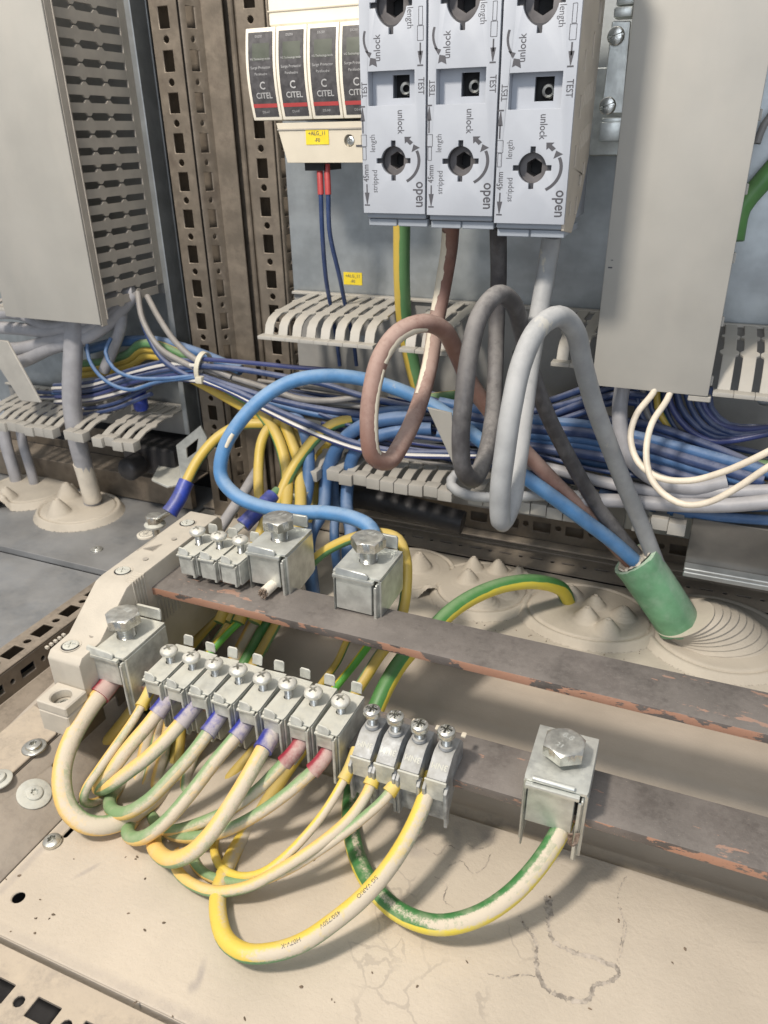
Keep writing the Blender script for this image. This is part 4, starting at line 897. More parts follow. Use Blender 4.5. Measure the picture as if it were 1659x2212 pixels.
# cast clamps
def cast_clamp(label, xc, seed):
    t = thing('cast_clamp', label, 'wire clamp', (xc, 250, -268), 'cast clamps on the lower busbar'); rnd = random.Random(seed)
    pr = [(14, 0), (13.5, 9), (9.5, 14), (-1.5, 15), (-4, 14.2), (-13, 8.2), (-13, 5), (-11, 3), (-11, -18), (-7, -19), (4, -7), (13, -2)]
    mb = MB(); mb.sheet(pr, [], 9.4, YZ(4.7)); lpart('body', mb, 'cast', t, bevel=.7, seg=2)
    mb = MB(); mb.sheet([(-5.2, 8.2), (5.2, 8.2), (5.2, 6.4), (4.2, 5.2), (4.2, -3), (-4.2, -3), (-4.2, 5.2), (-5.2, 6.4)], [], 1.1, XZ(-14.2)); lpart('pressure_plate', mb, 'zinc', t, bevel=.25)
    for s in (-1, 1):
        mb = MB(); mb.sheet([(-15.5, 3), (-12.5, 5), (-10, 4), (-10, -19.5), (-13.5, -20)], [], 1.6, YZ(s * 5.1 + .8)); lpart('leg', mb, 'cast', t, bevel=.5, seg=2)
    mb = MB(); mb.box(3.4, 5.8, 12.5, 15.5, 12, 13.2); lpart('rear_tab', mb, 'cream_tape', t, bevel=.5, seg=2)
    mb = MB(); u_ = Vector((-7.5, -7)).normalized()
    def mp(u, v, e): y = -8.8 - v * u_.x * -1 * -1; return (u, -8.6 + v * .832, 11.15 + v * .555 + .14 + e)
    put_text(mb, '3NM', 3.8, mp, rot=PI, cy=.6, bold=.12); lpart('embossed_letters', mb, 'zinc', t, recalc=False)
    mb = MB(); mb.lathe([(2.4, 15.6), (3.6, 15.6), (3.4, 16.9), (2.4, 17.2)], c=(0, 1, 0), n=22, caps=False); lpart('boss', mb, 'cast', t)
    up = 22.5 + rnd.uniform(-.6, .8)
    hd = head_mb(4.3, 4.4, 'pz', dome=.3, rec=.6); hd.xf(Matrix.Translation((0, 1, up - 1)) @ Matrix.Rotation(rnd.uniform(-.2, .9), 4, 'Z')); s_ = lpart('screw', hd, 'screw', t)
    tr = thread_mb(2.2, 12, up, .8); tr.v = [(a, b + 1, c) for a, b, c in tr.v]; lpart('thread', tr, 'screw', s_)
for l, x in zip(['dustiest cast clamp, first after the row of eight', 'second of four shiny cast clamps, with its letters readable', 'third of four shiny cast clamps, right of the one with readable letters', 'last cast clamp, standing over the fat yellow wire'], (-115.5, -103.6, -91.6, -78.6)): cast_clamp(l, x, int(x))
# ================================================================== GLAND PLATES AND CONES
def cone_pad(name, label, cx, cy, rx, ry, zb, cones, mat='gland', square=None, h0=5):
    """soft rubber cable entry: raised oval pad whose surface rises into stepped cones"""
    cones = [(a_, b_, c_ * .8, d_) for a_, b_, c_, d_ in cones]
    def zf(x, y):
        d = math.sqrt(((x - cx) / rx) ** 2 + ((y - cy) / ry) ** 2)
        z = h0 * max(0, min(1, (1.08 - d) / .10)) if d > .98 else h0
        z += -1.7 * math.exp(-((d - .9) / .022) ** 2)
        z += 1.6 * math.exp(-(d / .7) ** 4)
        for (ax, ay, r, hh) in cones:
            q = math.hypot(x - ax, y - ay) / r
            if q < 1.5:
                s = max(0, 1 - q); st = s * hh * (1 - .3 * math.exp(-(q / .12) ** 2)) * .8
                st += .42 * math.sin(s * hh * 2.6) * (1 if .06 < s < .8 else 0) * min(1, hh / 10)
                z += st + .12 * hh * math.exp(-(q / .9) ** 2) * (1 - s)
        return zb + z
    mb = MB(); n = 110; m_ = 96; rows = []
    vs = []; fs = []; R_ = 44
    # square grid clipped to the oval
    nx, ny = 120, 120; idx = {}
    for j in range(ny + 1):
        for i in range(nx + 1):
            x = cx + rx * 1.1 * (2 * i / nx - 1); y = cy + ry * 1.1 * (2 * j / ny - 1)
            if ((x - cx) / rx) ** 2 + ((y - cy) / ry) ** 2 <= 1.19: idx[i, j] = len(vs); vs.append((x, y, zf(x, y) - .05))
    for j in range(ny):
        for i in range(nx):
            q = [(i, j), (i + 1, j), (i + 1, j + 1), (i, j + 1)]
            if all(k in idx for k in q): fs.append(tuple(idx[k] for k in q))
    mb.add(vs, fs)
    return solo(name, mb, mat, (cx, cy, zb), label, 'cable gland', recalc=False, smooth=60)
def cp(px, py, z=-298): p = at(px, py, z=z); return p.x, p.y
c = [(*cp(1230, 1295), 12, 13), (*cp(1265, 1345), 11, 14), (*cp(1283, 1318), 10, 13), (*cp(1310, 1370), 11, 14), (*cp(1345, 1340), 11, 12)]
cone_pad('cable_gland', 'oval rubber entry with five pointed cones left of the green sleeve', -42, 452, 46, 36, -301, c)
c = [(*cp(905, 1235), 13, 20), (*cp(935, 1290), 14, 16)]
cone_pad('cable_gland', 'rubber entry with tall cones just right of the freestanding upper clamp', -176, 462, 34, 32, -301, c)
c = [(*cp(1010, 1262), 10, 14), (*cp(1022, 1236), 10, 16), (*cp(1075, 1240), 10, 15), (*cp(1120, 1250), 9, 13), (*cp(1050, 1310), 12, 9), (*cp(1095, 1290), 10, 9), (*cp(1150, 1255), 8, 12)]
cone_pad('cable_gland', 'rubber entry with many cones under the thick green wire', -119, 457, 36, 36, -301, c)
cone_pad('cable_gland', 'large rubber entry the green sleeve goes into', 40, 460, 47, 46, -301, [(22, 470, 34, 16)], h0=4)
p0 = Vector((36, 462, -299)); p1 = at(1477, 1335, y=441); mb = MB(); ax = (p1 - p0); prof = []
for k in range(140):
    f = k / 139; q_ = (f * 8) % 1; r_ = 41 - 24 * f ** .62 + 2.4 * (1 - q_) * (.3 + .7 * f)
    prof.append((f, r_))
u_ = Vector((1, 0, 0)); w_ = Vector((0, 1, 0)); tl = (p1 - at(1385, 1225, y=431)).normalized(); n = 56; vs = []; fs = []
for f, r_ in prof:
    d = Vector((0, 0, 1)).lerp(-tl, f * .8).normalized(); e1 = Vector((1, 0, 0)); e1 = (e1 - d * e1.dot(d)).normalized(); e2 = d.cross(e1); c_ = p0 + ax * f ** 1.3 + Vector((0, 0, 18 * f * (1 - f)))
    for k in range(n): an = 2 * PI * k / n; vs.append(c_ + (e1 * math.cos(an) + e2 * math.sin(an) * .88) * r_)
for a in range(139):
    for k in range(n): b = (k + 1) % n; fs.append((a * n + k, a * n + b, (a + 1) * n + b, (a + 1) * n + k))
fs.append(tuple(139 * n + k for k in range(n)))
mb.add(vs, fs); solo('gland_bellows', mb, 'gland', p0, 'stepped rubber bellows around the foot of the green sleeve', 'cable gland', recalc=False, smooth=40)
# left compartment pads
c = [(*cp(130, 1118), 13.5, 21), (*cp(150, 1085), 14, 24)]
cone_pad('cable_gland', 'pale rubber entry with two spiral cones beside the grey cable', -491, 452, 38, 34, -301, c, h0=6)
c = [(*cp(18, 1085), 12, 18), (*cp(0, 1100), 12, 16), (*cp(-30, 1060), 12, 18)]
cone_pad('cable_gland', 'rubber entry with cones at the left picture edge', -566, 470, 40, 38, -301, c, h0=6)
# green sleeve
t = thing('cable_sleeve', 'cut green outer sheath of the thick power cable entering the rubber entry', 'cable sheath', at(1480, 1345, z=-300))
a = at(1385, 1225, y=431); b = at(1466, 1350, y=442); a2 = at(1373, 1205, y=430)
path = [b + (a - b) * .03, b + (a - b) * .12, a.lerp(b, .5), a, a2]
mb = MB(); tb = tube(path, 15.2, 40, 4); F = tb.fr; PT = tb.path
vs = []; fs = []; n = 40; L = len(PT)
for i, (p, (tt, nn, bb)) in enumerate(zip(PT, F)):
    for k in range(n):
        an = 2 * PI * k / n; jag = 0
        if i == L - 1: jag = 2.6 * math.sin(an * 1.0 + 2.2) + random.uniform(-.5, .5)
        if i == 0: jag = random.uniform(-.8, .8) + 1.0 * math.sin(an * 5)
        rr = 14.0 + (.7 if i >= L - 2 else 0) + .35 * math.sin(an * 3 + i * .3) + (.9 * math.exp(-((an - 1.2) / .12) ** 2)) + (.8 * math.exp(-((an - 5.2) / .15) ** 2))
        vs.append(p + (nn * math.cos(an) + bb * math.sin(an)) * rr + tt * jag)
for i, (p, (tt, nn, bb)) in enumerate(zip(PT, F)):
    for k in range(n):
        an = 2 * PI * k / n; jag = 2.6 * math.sin(an + 2.2) if i == L - 1 else 0
        vs.append(p + (nn * math.cos(an) + bb * math.sin(an)) * 12.6 + tt * jag)
for i in range(L - 1):
    for k in range(n):
        j = (k + 1) % n; fs.append((i * n + k, i * n + j, (i + 1) * n + j, (i + 1) * n + k)); o_ = L * n; fs.append((o_ + i * n + k, o_ + (i + 1) * n + k, o_ + (i + 1) * n + j, o_ + i * n + j))
for k in range(n): j = (k + 1) % n; fs.append(((L - 1) * n + k, (L - 1) * n + j, L * n + (L - 1) * n + j, L * n + (L - 1) * n + k))
mb.add(vs, fs); part('sheath', mb, 'green_sleeve', t, recalc=False, smooth=60)
mb = MB(); m_ = 44; rings = []
vs = []; fs = []; p, (tt, nn, bb) = PT[-1], F[-1]
for q in range(9):
    for k in range(m_):
        an = 2 * PI * k / m_; rr = 12.5 * (1 - q / 9 * .98); h_ = (-4 + 4.5 * (1 if q < 2 else .4)) + random.uniform(-.9, .9) + 2.4 * math.sin(an + 2.2)
        vs.append(p + (nn * math.cos(an) + bb * math.sin(an)) * rr + tt * h_)
for q in range(8):
    for k in range(m_): j = (k + 1) % m_; fs.append((q * m_ + k, q * m_ + j, (q + 1) * m_ + j, (q + 1) * m_ + k))
mb.add(vs, fs); part('filler', mb, 'filler', t, recalc=False, smooth=40)
# ================================================================== HEAVY CABLES
def T(label, pts, r, mat, name='cable', cat='cable', **k): return cable(name, label, cat, pts, r, mat, **k)
BROWN = T('dusty pink brown heavy cable coiled once below the left feed terminal', [(975, 470, 'y', 405), (970, 540, 'y', 415), (957, 620, 'y', 420), (942, 700, 'y', 415), (928, 790, 'y', 395), (903, 880, 'y', 372), (872, 950, 'y', 350), (838, 997, 'y', 334), (806, 985, 'y', 326), (797, 925, 'y', 325), (802, 850, 'y', 330), (823, 770, 'y', 338), (862, 718, 'y', 348), (915, 698, 'y', 360), (957, 712, 'y', 372), (985, 760, 'y', 385), (1012, 820, 'y', 395), (1060, 890, 'y', 405), (1120, 960, 'y', 415), (1195, 1040, 'y', 425), (1270, 1115, 'y', 434), (1345, 1195, 'y', 432), (1380, 1235, 'y', 436)], 4.7, 'brown', seg=20)[:3]
T('scuffed black heavy cable coiled once between the brown and grey ones', [(1076, 490, 'y', 405), (1077, 600, 'y', 415), (1073, 700, 'y', 415), (1070, 800, 'y', 402), (1064, 900, 'y', 385), (1048, 985, 'y', 362), (1024, 1035, 'y', 345), (1001, 1015, 'y', 335), (995, 950, 'y', 333), (1002, 860, 'y', 335), (1015, 760, 'y', 342), (1037, 680, 'y', 350), (1075, 636, 'y', 362), (1108, 655, 'y', 375), (1128, 720, 'y', 390), (1148, 800, 'y', 402), (1180, 890, 'y', 412), (1230, 990, 'y', 422), (1285, 1085, 'y', 431), (1345, 1165, 'y', 432), (1400, 1230, 'y', 436)], 4.5, 'blackc', seg=20)
T('pale grey heavy cable, the biggest loop hanging in front of the others', [(1192, 510, 'y', 402), (1178, 600, 'y', 405), (1160, 700, 'y', 392), (1143, 800, 'y', 374), (1130, 900, 'y', 356), (1117, 1000, 'y', 340), (1103, 1090, 'y', 326), (1084, 1128, 'y', 318), (1080, 1070, 'y', 314), (1090, 980, 'y', 316), (1105, 880, 'y', 322), (1128, 780, 'y', 332), (1162, 710, 'y', 342), (1207, 683, 'y', 355), (1242, 715, 'y', 368), (1258, 780, 'y', 378), (1282, 870, 'y', 390), (1315, 960, 'y', 402), (1350, 1050, 'y', 415), (1388, 1140, 'y', 426), (1420, 1222, 'y', 432)], 4.9, 'grey', seg=20)
bl, pa, fr, ln = T('light blue heavy cable sweeping left in a wide arc to the upper clamp', [(1395, 1234, 'y', 431), (1330, 1175, 'y', 427), (1260, 1122, 'y', 424), (1190, 1070, 'y', 418), (1110, 1012, 'y', 420), (1030, 945, 'y', 430), (950, 885, 'y', 440), (870, 845, 'y', 440), (780, 818, 'y', 432), (700, 812, 'y', 420), (630, 824, 'y', 408), (570, 858, 'y', 396), (515, 915, 'y', 384), (482, 975, 'y', 374), (478, 1030, 'y', 368), (510, 1070, 'y', 364), (570, 1096, 'y', 362), (640, 1106, 'y', 362), (710, 1108, 'y', 362), (765, 1120, 'y', 360), (800, 1140, 'y', 356), (815, 1180, 'y', 350)], 4.5, 'blue', seg=20); BLUEP = (pa, fr)
T('thick green yellow cable hanging behind the feed terminals', [(868, 470, 'y', 440), (868, 600, 'y', 450), (873, 690, 'y', 462), (885, 760, 'y', 470), (902, 830, 'y', 474), (925, 900, 'y', 478)], 5.2, 'gy', roll=2.2, seg=16)
T('thick green wire with yellow stripe arching from the pad to the rail', [(1228, 1300, 'y', 458), (1212, 1272, 'y', 448), (1160, 1257, 'y', 430), (1095, 1262, 'y', 412), (1030, 1285, 'y', 392), (975, 1320, 'y', 372), (925, 1370, 'y', 350), (870, 1425, 'y', 328), (835, 1480, 'y', 312), (805, 1550, 'y', 296), (790, 1600, 'y', 285)], 5.0, 'gy_green', roll=PI + .9, seg=20, cat='wire')
# thin pair from the surge protector
for i, (x, lab) in enumerate(((690, 'left'), (706, 'right'))):
    t, pa, fr, ln = T('%s one of two thin navy wires below the surge protector' % lab, [(x, 355, 'y', 450), (x + 3, 420, 'y', 447), (x + 6, 500, 'y', 450), (x + 14 + 14 * i, 600, 'y', 462), (x + 24 + 16 * i, 660, 'y', 474), (x + 38 + 20 * i, 740, 'y', 488), (x + 44 + 20 * i, 790, 'y', 490)], 1.45, 'navy', name='wire', cat='wire')
    ring_on(pa, fr, 0, 5, 1.9, t, 'red', 'ferrule')
# ================================================================== FRONT YELLOW-GREEN LOOPS  (coordinates on the picture of region o5)
def q5(x, y, z): return (x / 3, 1469 + y / 3, 'z', z)
def loop(label, pts, r, mat='gy_dust', fer=None, roll=PI, words=None, wstart=20, wang=None, name='wire', fn=4, **k):
    P = [q5(*p) for p in pts]
    r *= 1.1; o, pa, fr, ln = cable(name, label, 'wire', P, r, mat, roll=roll, seg=18, **k)
    if fer: ring_on(pa, fr, 0, fn, r + .85, o, fer, 'ferrule', flare=.35)
    return o, pa, fr, ln
loop('fattest dusty orange tinted wire, outermost loop from the big left clamp', [(740, -20, -266), (690, 45, -268), (590, 170, -272), (480, 350, -279), (415, 520, -286), (400, 680, -292), (440, 830, -299), (540, 925, -304), (660, 945, -307), (790, 910, -309), (930, 820, -311), (1090, 690, -318), (1200, 560, -322)], 4.4, 'gy_dust', 'red_ferrule', roll=PI + .8, fn=4)
loop('thin dusty wire with yellow sleeve from the first small clamp', [(990, 30, -266), (950, 110, -269), (870, 250, -274), (760, 410, -281), (640, 580, -289), (560, 700, -296), (540, 770, -302), (580, 800, -310), (700, 760, -318)], 2.1, 'gy_dust', 'yellow_ferrule', roll=PI + 1.7)
L_ = [('dusty wire with the leftmost blue sleeve, ending behind its neighbours', [(1110, 90, -266), (1060, 160, -269), (960, 290, -275), (840, 430, -282), (740, 560, -290), (660, 650, -298), (640, 700, -306), (720, 700, -314), (850, 600, -320)], 3.3, 'blue_ferrule', .9),
 ('dusty wire with the second blue sleeve, short tight loop', [(1290, 130, -266), (1220, 220, -269), (1110, 350, -275), (970, 490, -283), (840, 590, -291), (730, 670, -298), (660, 700, -304), (650, 640, -310), (760, 540, -318), (900, 420, -322)], 3.3, 'blue_ferrule', .9),
 ('dusty wire with the third blue sleeve, loop turning back at mid height', [(1450, 190, -266), (1390, 280, -269), (1260, 460, -276), (1110, 630, -284), (960, 780, -293), (820, 860, -301), (730, 845, -306), (715, 770, -311), (780, 690, -316), (900, 560, -322)], 3.1, 'blue_ferrule', -2.2),
 ('dusty wire with the fourth blue sleeve, long low loop', [(1620, 240, -266), (1550, 340, -269), (1400, 520, -276), (1230, 740, -285), (1060, 930, -295), (930, 1020, -302), (850, 1020, -307), (830, 960, -311), (900, 880, -316), (1050, 760, -322)], 3.1, 'blue_ferrule', -2.2),
 ('yellow dusty wire with the rightmost blue sleeve, wide loop over the others', [(1790, 300, -265), (1720, 420, -267), (1620, 600, -272), (1500, 800, -279), (1370, 990, -287), (1240, 1120, -295), (1110, 1165, -301), (1020, 1110, -306), (1000, 1030, -311), (1080, 950, -317), (1250, 820, -323)], 3.5, 'blue_ferrule', .9)]
for lab, p, r, f, ro in L_: loop(lab, p, r, 'gy_dust', f, roll=PI + ro)
loop('dusty wire from the left red sleeve, dipping under the yellow one', [(1960, 390, -266), (1910, 460, -269), (1800, 580, -276), (1660, 720, -285), (1470, 850, -294), (1290, 930, -300), (1130, 975, -306), (1040, 960, -311), (980, 880, -317)], 2.7, 'gy_dust', 'red_ferrule', roll=PI - 2.2)
loop('dusty wire from the right red sleeve, long shallow sweep', [(2140, 440, -266), (2080, 530, -269), (1960, 650, -276), (1800, 780, -284), (1600, 910, -293), (1420, 990, -299), (1250, 1020, -304), (1120, 1000, -309), (1020, 930, -315)], 2.7, 'gy_dust', 'red_ferrule', roll=PI - 2.2)
loop('thin yellow wire from the first cast clamp, looping under the others', [(2310, 450, -267), (2270, 560, -270), (2200, 700, -275), (2100, 860, -281), (1970, 1020, -288), (1830, 1160, -295), (1700, 1250, -301), (1560, 1275, -306), (1440, 1220, -310), (1390, 1120, -312), (1400, 1010, -316), (1460, 900, -320)], 1.9, 'gy_dust_y', 'yellow_ferrule', roll=PI + .9)
loop('yellow green wire from the second cast clamp, lowest dusty loop', [(2460, 500, -267), (2430, 600, -270), (2380, 730, -275), (2280, 880, -280), (2140, 1010, -286), (1960, 1140, -292), (1780, 1250, -298), (1600, 1340, -303), (1400, 1370, -307), (1260, 1330, -309), (1160, 1250, -311), (1140, 1150, -316), (1200, 1040, -320)], 2.35, 'gy_dust', 'yellow_ferrule', roll=PI + .9)
loop('yellow green wire from the third cast clamp, running beside its neighbour', [(2620, 560, -267), (2570, 660, -270), (2490, 770, -274), (2370, 880, -279), (2230, 990, -285), (2060, 1110, -292), (1880, 1220, -298), (1680, 1300, -304), (1480, 1310, -309), (1320, 1250, -312), (1250, 1160, -314), (1280, 1060, -319)], 2.15, 'gy_dust', 'yellow_ferrule', roll=PI - 2.1)
o, pa, fr, ln = loop('fat yellow wire with black print in the longest loop towards the front', [(2800, 610, -268), (2770, 720, -271), (2710, 880, -276), (2620, 1060, -281), (2500, 1240, -286), (2350, 1410, -291), (2170, 1560, -296), (1980, 1690, -300), (1790, 1760, -303), (1600, 1770, -305), (1470, 1690, -307), (1420, 1560, -308), (1410, 1420, -309), (1440, 1290, -311), (1500, 1150, -314), (1620, 950, -318), (1760, 740, -322), (1900, 560, -324)], 3.5, 'gy_dust_y', None, roll=PI + .75)
text_on_cable(['5G VARIO', '450/750V', 'H07V-K'], pa, fr, ln, 3.85, o, 52, 2.6, .15, gap=9); text_on_cable(['CE 50575', 'FLEXIBLE CABLE', 'CE 450/750V'], pa, fr, ln, 3.85, o, 205, 2.8, -.4, gap=6)
o, pa, fr, ln = cable('wire', 'heaviest green yellow wire under the lone big clamp at the right', 'wire', [(1224, 1764, 'y', 254), (1212, 1790, 'y', 246), (1190, 1830, 'z', -279), (1150, 1885, 'z', -284), (1095, 1940, 'z', -291), (1025, 1982, 'z', -297), (945, 1998, 'z', -302), (870, 1975, 'z', -306), (812, 1925, 'z', -308), (775, 1860, 'z', -310), (758, 1790, 'z', -312), (758, 1720, 'z', -316), (775, 1650, 'z', -318), (800, 1570, 'z', -312)], 4.3, 'gy_e', roll=PI + 1.3, seg=20)
# strands of the lone clamp
mb = MB()
for i in range(5):
    a = at(1228 + i * 2, 1800, z=-270); tb = tube([a, a + Vector((.6, -1, -5 - i * .4)), a + Vector((2.2, 0, -6)), a + Vector((3, 2, -1))], .28, 5, 1); mb.add(tb.v, tb.f)
tag(solo('loose_strands', mb, 'strand', at(1232, 1800, z=-270), 'few loose copper strands curling out under the lone big clamp', 'strands', recalc=False, smooth=80))
t = thing('wire_end', 'short bare stranded wire end poking out on the upper busbar', 'wire end', at(553, 1262, z=-230))
a, b = at(590, 1262, z=-230), at(548, 1268, z=-231); b = a + Vector((-1, -8, -.8)); part('conductor', tube([a + Vector((1, 12, 0)), a, b], 3.1, 16, 2), 'filler', t, recalc=False, smooth=80)
mb = MB()
for i in range(26):
    an = i * 2.4; rr = 2.6 * math.sqrt(i / 26); o_ = Vector((rr * math.cos(an), 0, rr * math.sin(an))); tb = tube([b + o_ + Vector((0, 1, 0)), b + o_ * 1.15 + Vector((random.uniform(-.4, .4), -2.4, random.uniform(-.4, .3)))], .34, 5, 2); mb.add(tb.v, tb.f)
part('strands', mb, 'strand', t, recalc=False, smooth=80).__setitem__('kind', 'stuff')
# ================================================================== WIRES BETWEEN AND BEHIND THE BARS
def q2(x, y, z): return (345.6 + x / 3, 1019.6 + y / 3, 'z', z)
B_ = [('thick yellow green wire nearest the beige holder behind the front row', [(620, 660, -262), (480, 800, -280), (400, 900, -290), (300, 1010, -298), (200, 1130, -306), (60, 1330, -316), (-60, 1560, -322)], 4.0, 'gy', 2.6),
 ('yellow green wire second from the beige holder', [(650, 700, -262), (560, 830, -280), (480, 940, -290), (380, 1080, -300), (280, 1220, -308), (150, 1450, -318)], 3.4, 'gy', .4),
 ('bright green yellow wire slanting across behind the front row', [(760, 760, -252), (650, 850, -272), (560, 930, -279), (450, 1030, -286), (350, 1140, -294), (240, 1290, -304)], 2.6, 'gy_bright', 3.6),
 ('orange tinted yellow wire under the upper busbar', [(760, 780, -270), (680, 880, -284), (610, 980, -294), (540, 1110, -302), (440, 1300, -312)], 4.2, 'gy_dust', 2.2),
 ('dull green side of a thick wire under the upper busbar', [(840, 800, -270), (760, 900, -284), (680, 1000, -294), (600, 1140, -302), (500, 1320, -312)], 3.8, 'gy_green', 1.0),
 ('yellow wire, rightmost of the left bunch between the bars', [(880, 800, -268), (800, 900, -284), (740, 1010, -292), (660, 1150, -301), (560, 1330, -312)], 3.5, 'gy', 2.6),
 ('thin yellow wire alone between the two busbars', [(1290, 960, -262), (1215, 1090, -276), (1150, 1230, -288), (1050, 1370, -300), (960, 1500, -312)], 2.3, 'gy', 3.1),
 ('thin green yellow wire left of the printed yellow one', [(1450, 1000, -262), (1360, 1110, -276), (1270, 1230, -287), (1150, 1380, -299), (1040, 1520, -312)], 2.5, 'gy_bright', 3.9)]
for lab, p, r, m, ro in B_: cable('wire', lab, 'wire', [q2(*a) for a in p], r, m, roll=ro)
o, pa, fr, ln = cable('wire', 'yellow printed wire arching over behind the freestanding upper clamp', 'wire', [(660, 1228, 'y', 352), (700, 1192, 'y', 356), (760, 1163, 'y', 360), (820, 1152, 'y', 362), (860, 1165, 'y', 360), (876, 1205, 'y', 356), (878, 1260, 'y', 350), (870, 1320, 'y', 342), (850, 1375, 'y', 330), (820, 1415, 'y', 318), (785, 1470, 'y', 304), (740, 1540, 'y', 290), (680, 1640, 'y', 275)], 3.3, 'gy', roll=2.6, seg=16)
text_on_cable(['CE 50575', 'H07V2-K'], pa, fr, ln, 3.3, o, 78, 2.6, -2.0, gap=5); text_on_cable(['TEST CE', 'RoHS', '18/03'], pa, fr, ln, 3.3, o, 150, 2.8, -2.2, gap=4)
D_ = [('dim green wire low under the dusty loops', [(1180, 170, -300), (1160, 350, -312), (1120, 560, -318), (1090, 760, -321)], 3.2), ('green yellow wire hanging straight down behind the blue sleeves', [(1180, 180, -290), (1170, 400, -306), (1150, 620, -316), (1190, 860, -321)], 2.6),
 ('dim wire at the far left behind the thin one', [(900, 150, -296), (760, 330, -308), (600, 520, -316), (530, 640, -321)], 4.0), ('dark green yellow wire crossing under the red sleeves', [(1800, 300, -300), (1640, 470, -312), (1480, 650, -318), (1300, 870, -321), (1180, 1000, -322)], 3.4),
 ('printed yellow wire seen below the red sleeves', [(2010, 380, -300), (1880, 560, -310), (1760, 740, -315), (1640, 940, -318), (1530, 1110, -320), (1470, 1230, -321)], 3.6)]
for lab, p, r in D_: cable('wire', lab, 'wire', [q5(*a) for a in p], r, 'gy', roll=2.5)
for i, (a, b, cc, d) in enumerate([((1050, 200), (1010, 420), (960, 640), (880, 820)), ((1000, 240), (940, 430), (900, 620), (860, 760)), ((1100, 250), (1060, 480), (1010, 700), (1060, 880)), ((1330, 330), (1240, 520), (1200, 700), (1230, 860))]):
    cable('wire', ('shortest', 'second', 'third', 'rightmost')[i] + ' shadowed dusty wire in the tangle beneath the front loops', 'wire', [q5(*a, -300), q5(*b, -312), q5(*cc, -317), q5(*d, -320)], 3.2, 'gy_dust', roll=2 + i, group='shadowed wires beneath the front loops')
# ================================================================== WIRES BETWEEN HOLDER AND DUCTS (middle)
def q6(x, y, yy): return (432 + x / 3, 553 + y / 3, 'y', yy)
M_ = [('yellow green wire bowing down leftmost of the vertical bunch', [(560, 1050, 455), (450, 1110, 445), (400, 1200, 435), (380, 1350, 425), (385, 1560, 405), (420, 1700, 390)], 3.6, 'gy', 2.2),
 ('yellow green wire, second of the vertical bunch', [(300, 900, 462), (400, 1020, 452), (490, 1150, 442), (550, 1330, 430), (565, 1500, 415), (540, 1700, 395)], 4.2, 'gy', 2.6),
 ('yellow green wire, third of the vertical bunch', [(400, 950, 464), (520, 1050, 455), (590, 1200, 445), (640, 1350, 434), (650, 1500, 420), (640, 1700, 398)], 4.2, 'gy', 2.8),
 ('yellow wire, rightmost of the vertical bunch behind the blue ones', [(560, 1040, 470), (620, 1140, 460), (665, 1270, 450), (690, 1400, 440), (700, 1560, 425), (700, 1700, 410)], 3.4, 'gy', 3.0),
 ('yellow green wire slanting across in front of the vertical bunch', [(980, 1060, 452), (870, 1090, 445), (760, 1170, 438), (660, 1290, 430), (580, 1420, 420), (520, 1560, 408), (470, 1700, 395)], 4.0, 'gy', 3.4),
 ('yellow wire diving behind the single broken duct finger', [(860, 1200, 462), (770, 1300, 458), (740, 1430, 450), (745, 1570, 440), (700, 1740, 420), (680, 1900, 410)], 3.2, 'gy', 2.4),
 ('pale blue wire bent down left of the broken duct finger', [(560, 980, 455), (640, 1060, 448), (690, 1180, 440), (705, 1330, 432), (700, 1480, 425), (680, 1640, 415), (700, 1850, 400)], 4.4, 'blue2', 0),
 ('blue wire curving down from the blue bundle, left one', [(1400, 1040, 452), (1200, 1060, 448), (1050, 1100, 445), (920, 1200, 442), (850, 1320, 440), (815, 1480, 436), (800, 1640, 425), (720, 1800, 410), (700, 1950, 400)], 4.6, 'blue2', 0),
 ('blue wire curving down from the blue bundle, right one', [(1500, 1120, 455), (1300, 1130, 450), (1120, 1180, 446), (1000, 1280, 444), (960, 1450, 442), (950, 1620, 432), (980, 1800, 410), (960, 1900, 400)], 4.6, 'blue2', 0),
 ('blue wire between the two curving ones', [(1380, 1000, 458), (1180, 1010, 456), (1000, 1090, 456), (900, 1250, 456), (870, 1450, 452), (880, 1640, 440), (870, 1800, 420)], 3.4, 'blue2', 0)]
for lab, p, r, m, ro in M_:
    e = at(*q6(*p[-1])[:2], y=p[-1][2]); cable('wire', lab, 'wire', [at(*q6(*a)[:2], y=a[2]) for a in p] + ([Vector((e.x, e.y + 4, -303))] if m == 'blue2' else [Vector((e.x - 1, e.y - 28, e.z - 22)), Vector((e.x - 2, e.y - 62, min(e.z - 46, -262)))]), r, m, roll=ro)
# ring lug earth wire at the left post
t, pa, fr, ln = cable('earth_wire', 'yellow earth wire with blue shrink sleeve bolted left of the beige holder', 'wire', [(570, 915, 'y', 452), (520, 918, 'y', 445), (470, 945, 'y', 432), (430, 990, 'y', 418), (403, 1040, 'y', 404), (385, 1080, 'y', 394), (366, 1108, 'y', 386)], 3.8, 'gy', roll=2.9)
n_ = len(pa); ring_on(pa, fr, n_ - 8, n_ - 1, 5.6, t, 'lug_blue', 'shrink_sleeve', .4)
def tongue(parent, a, b, w_):
    d = (b - a); d.z = 0; d.normalize(); q = Vector((-d.y, d.x, 0)) * w_; mb = MB(); th = Vector((0, 0, 1.4)); P = [a - q * .8, b - q, b + d * w_ - q * .6, b + d * w_ + q * .6, b + q, a + q * .8]
    mb.add([p + th for p in P] + P, [tuple(range(6)), tuple(reversed(range(6, 12)))] + [(i, 6 + i, 6 + (i + 1) % 6, (i + 1) % 6) for i in range(6)]); return part('lug', mb, 'zinc_clean', parent, bevel=.3)
tongue(t, at(366, 1106, y=386) + Vector((0, 0, -1)), at(338, 1128, z=-263.5), 4.6)
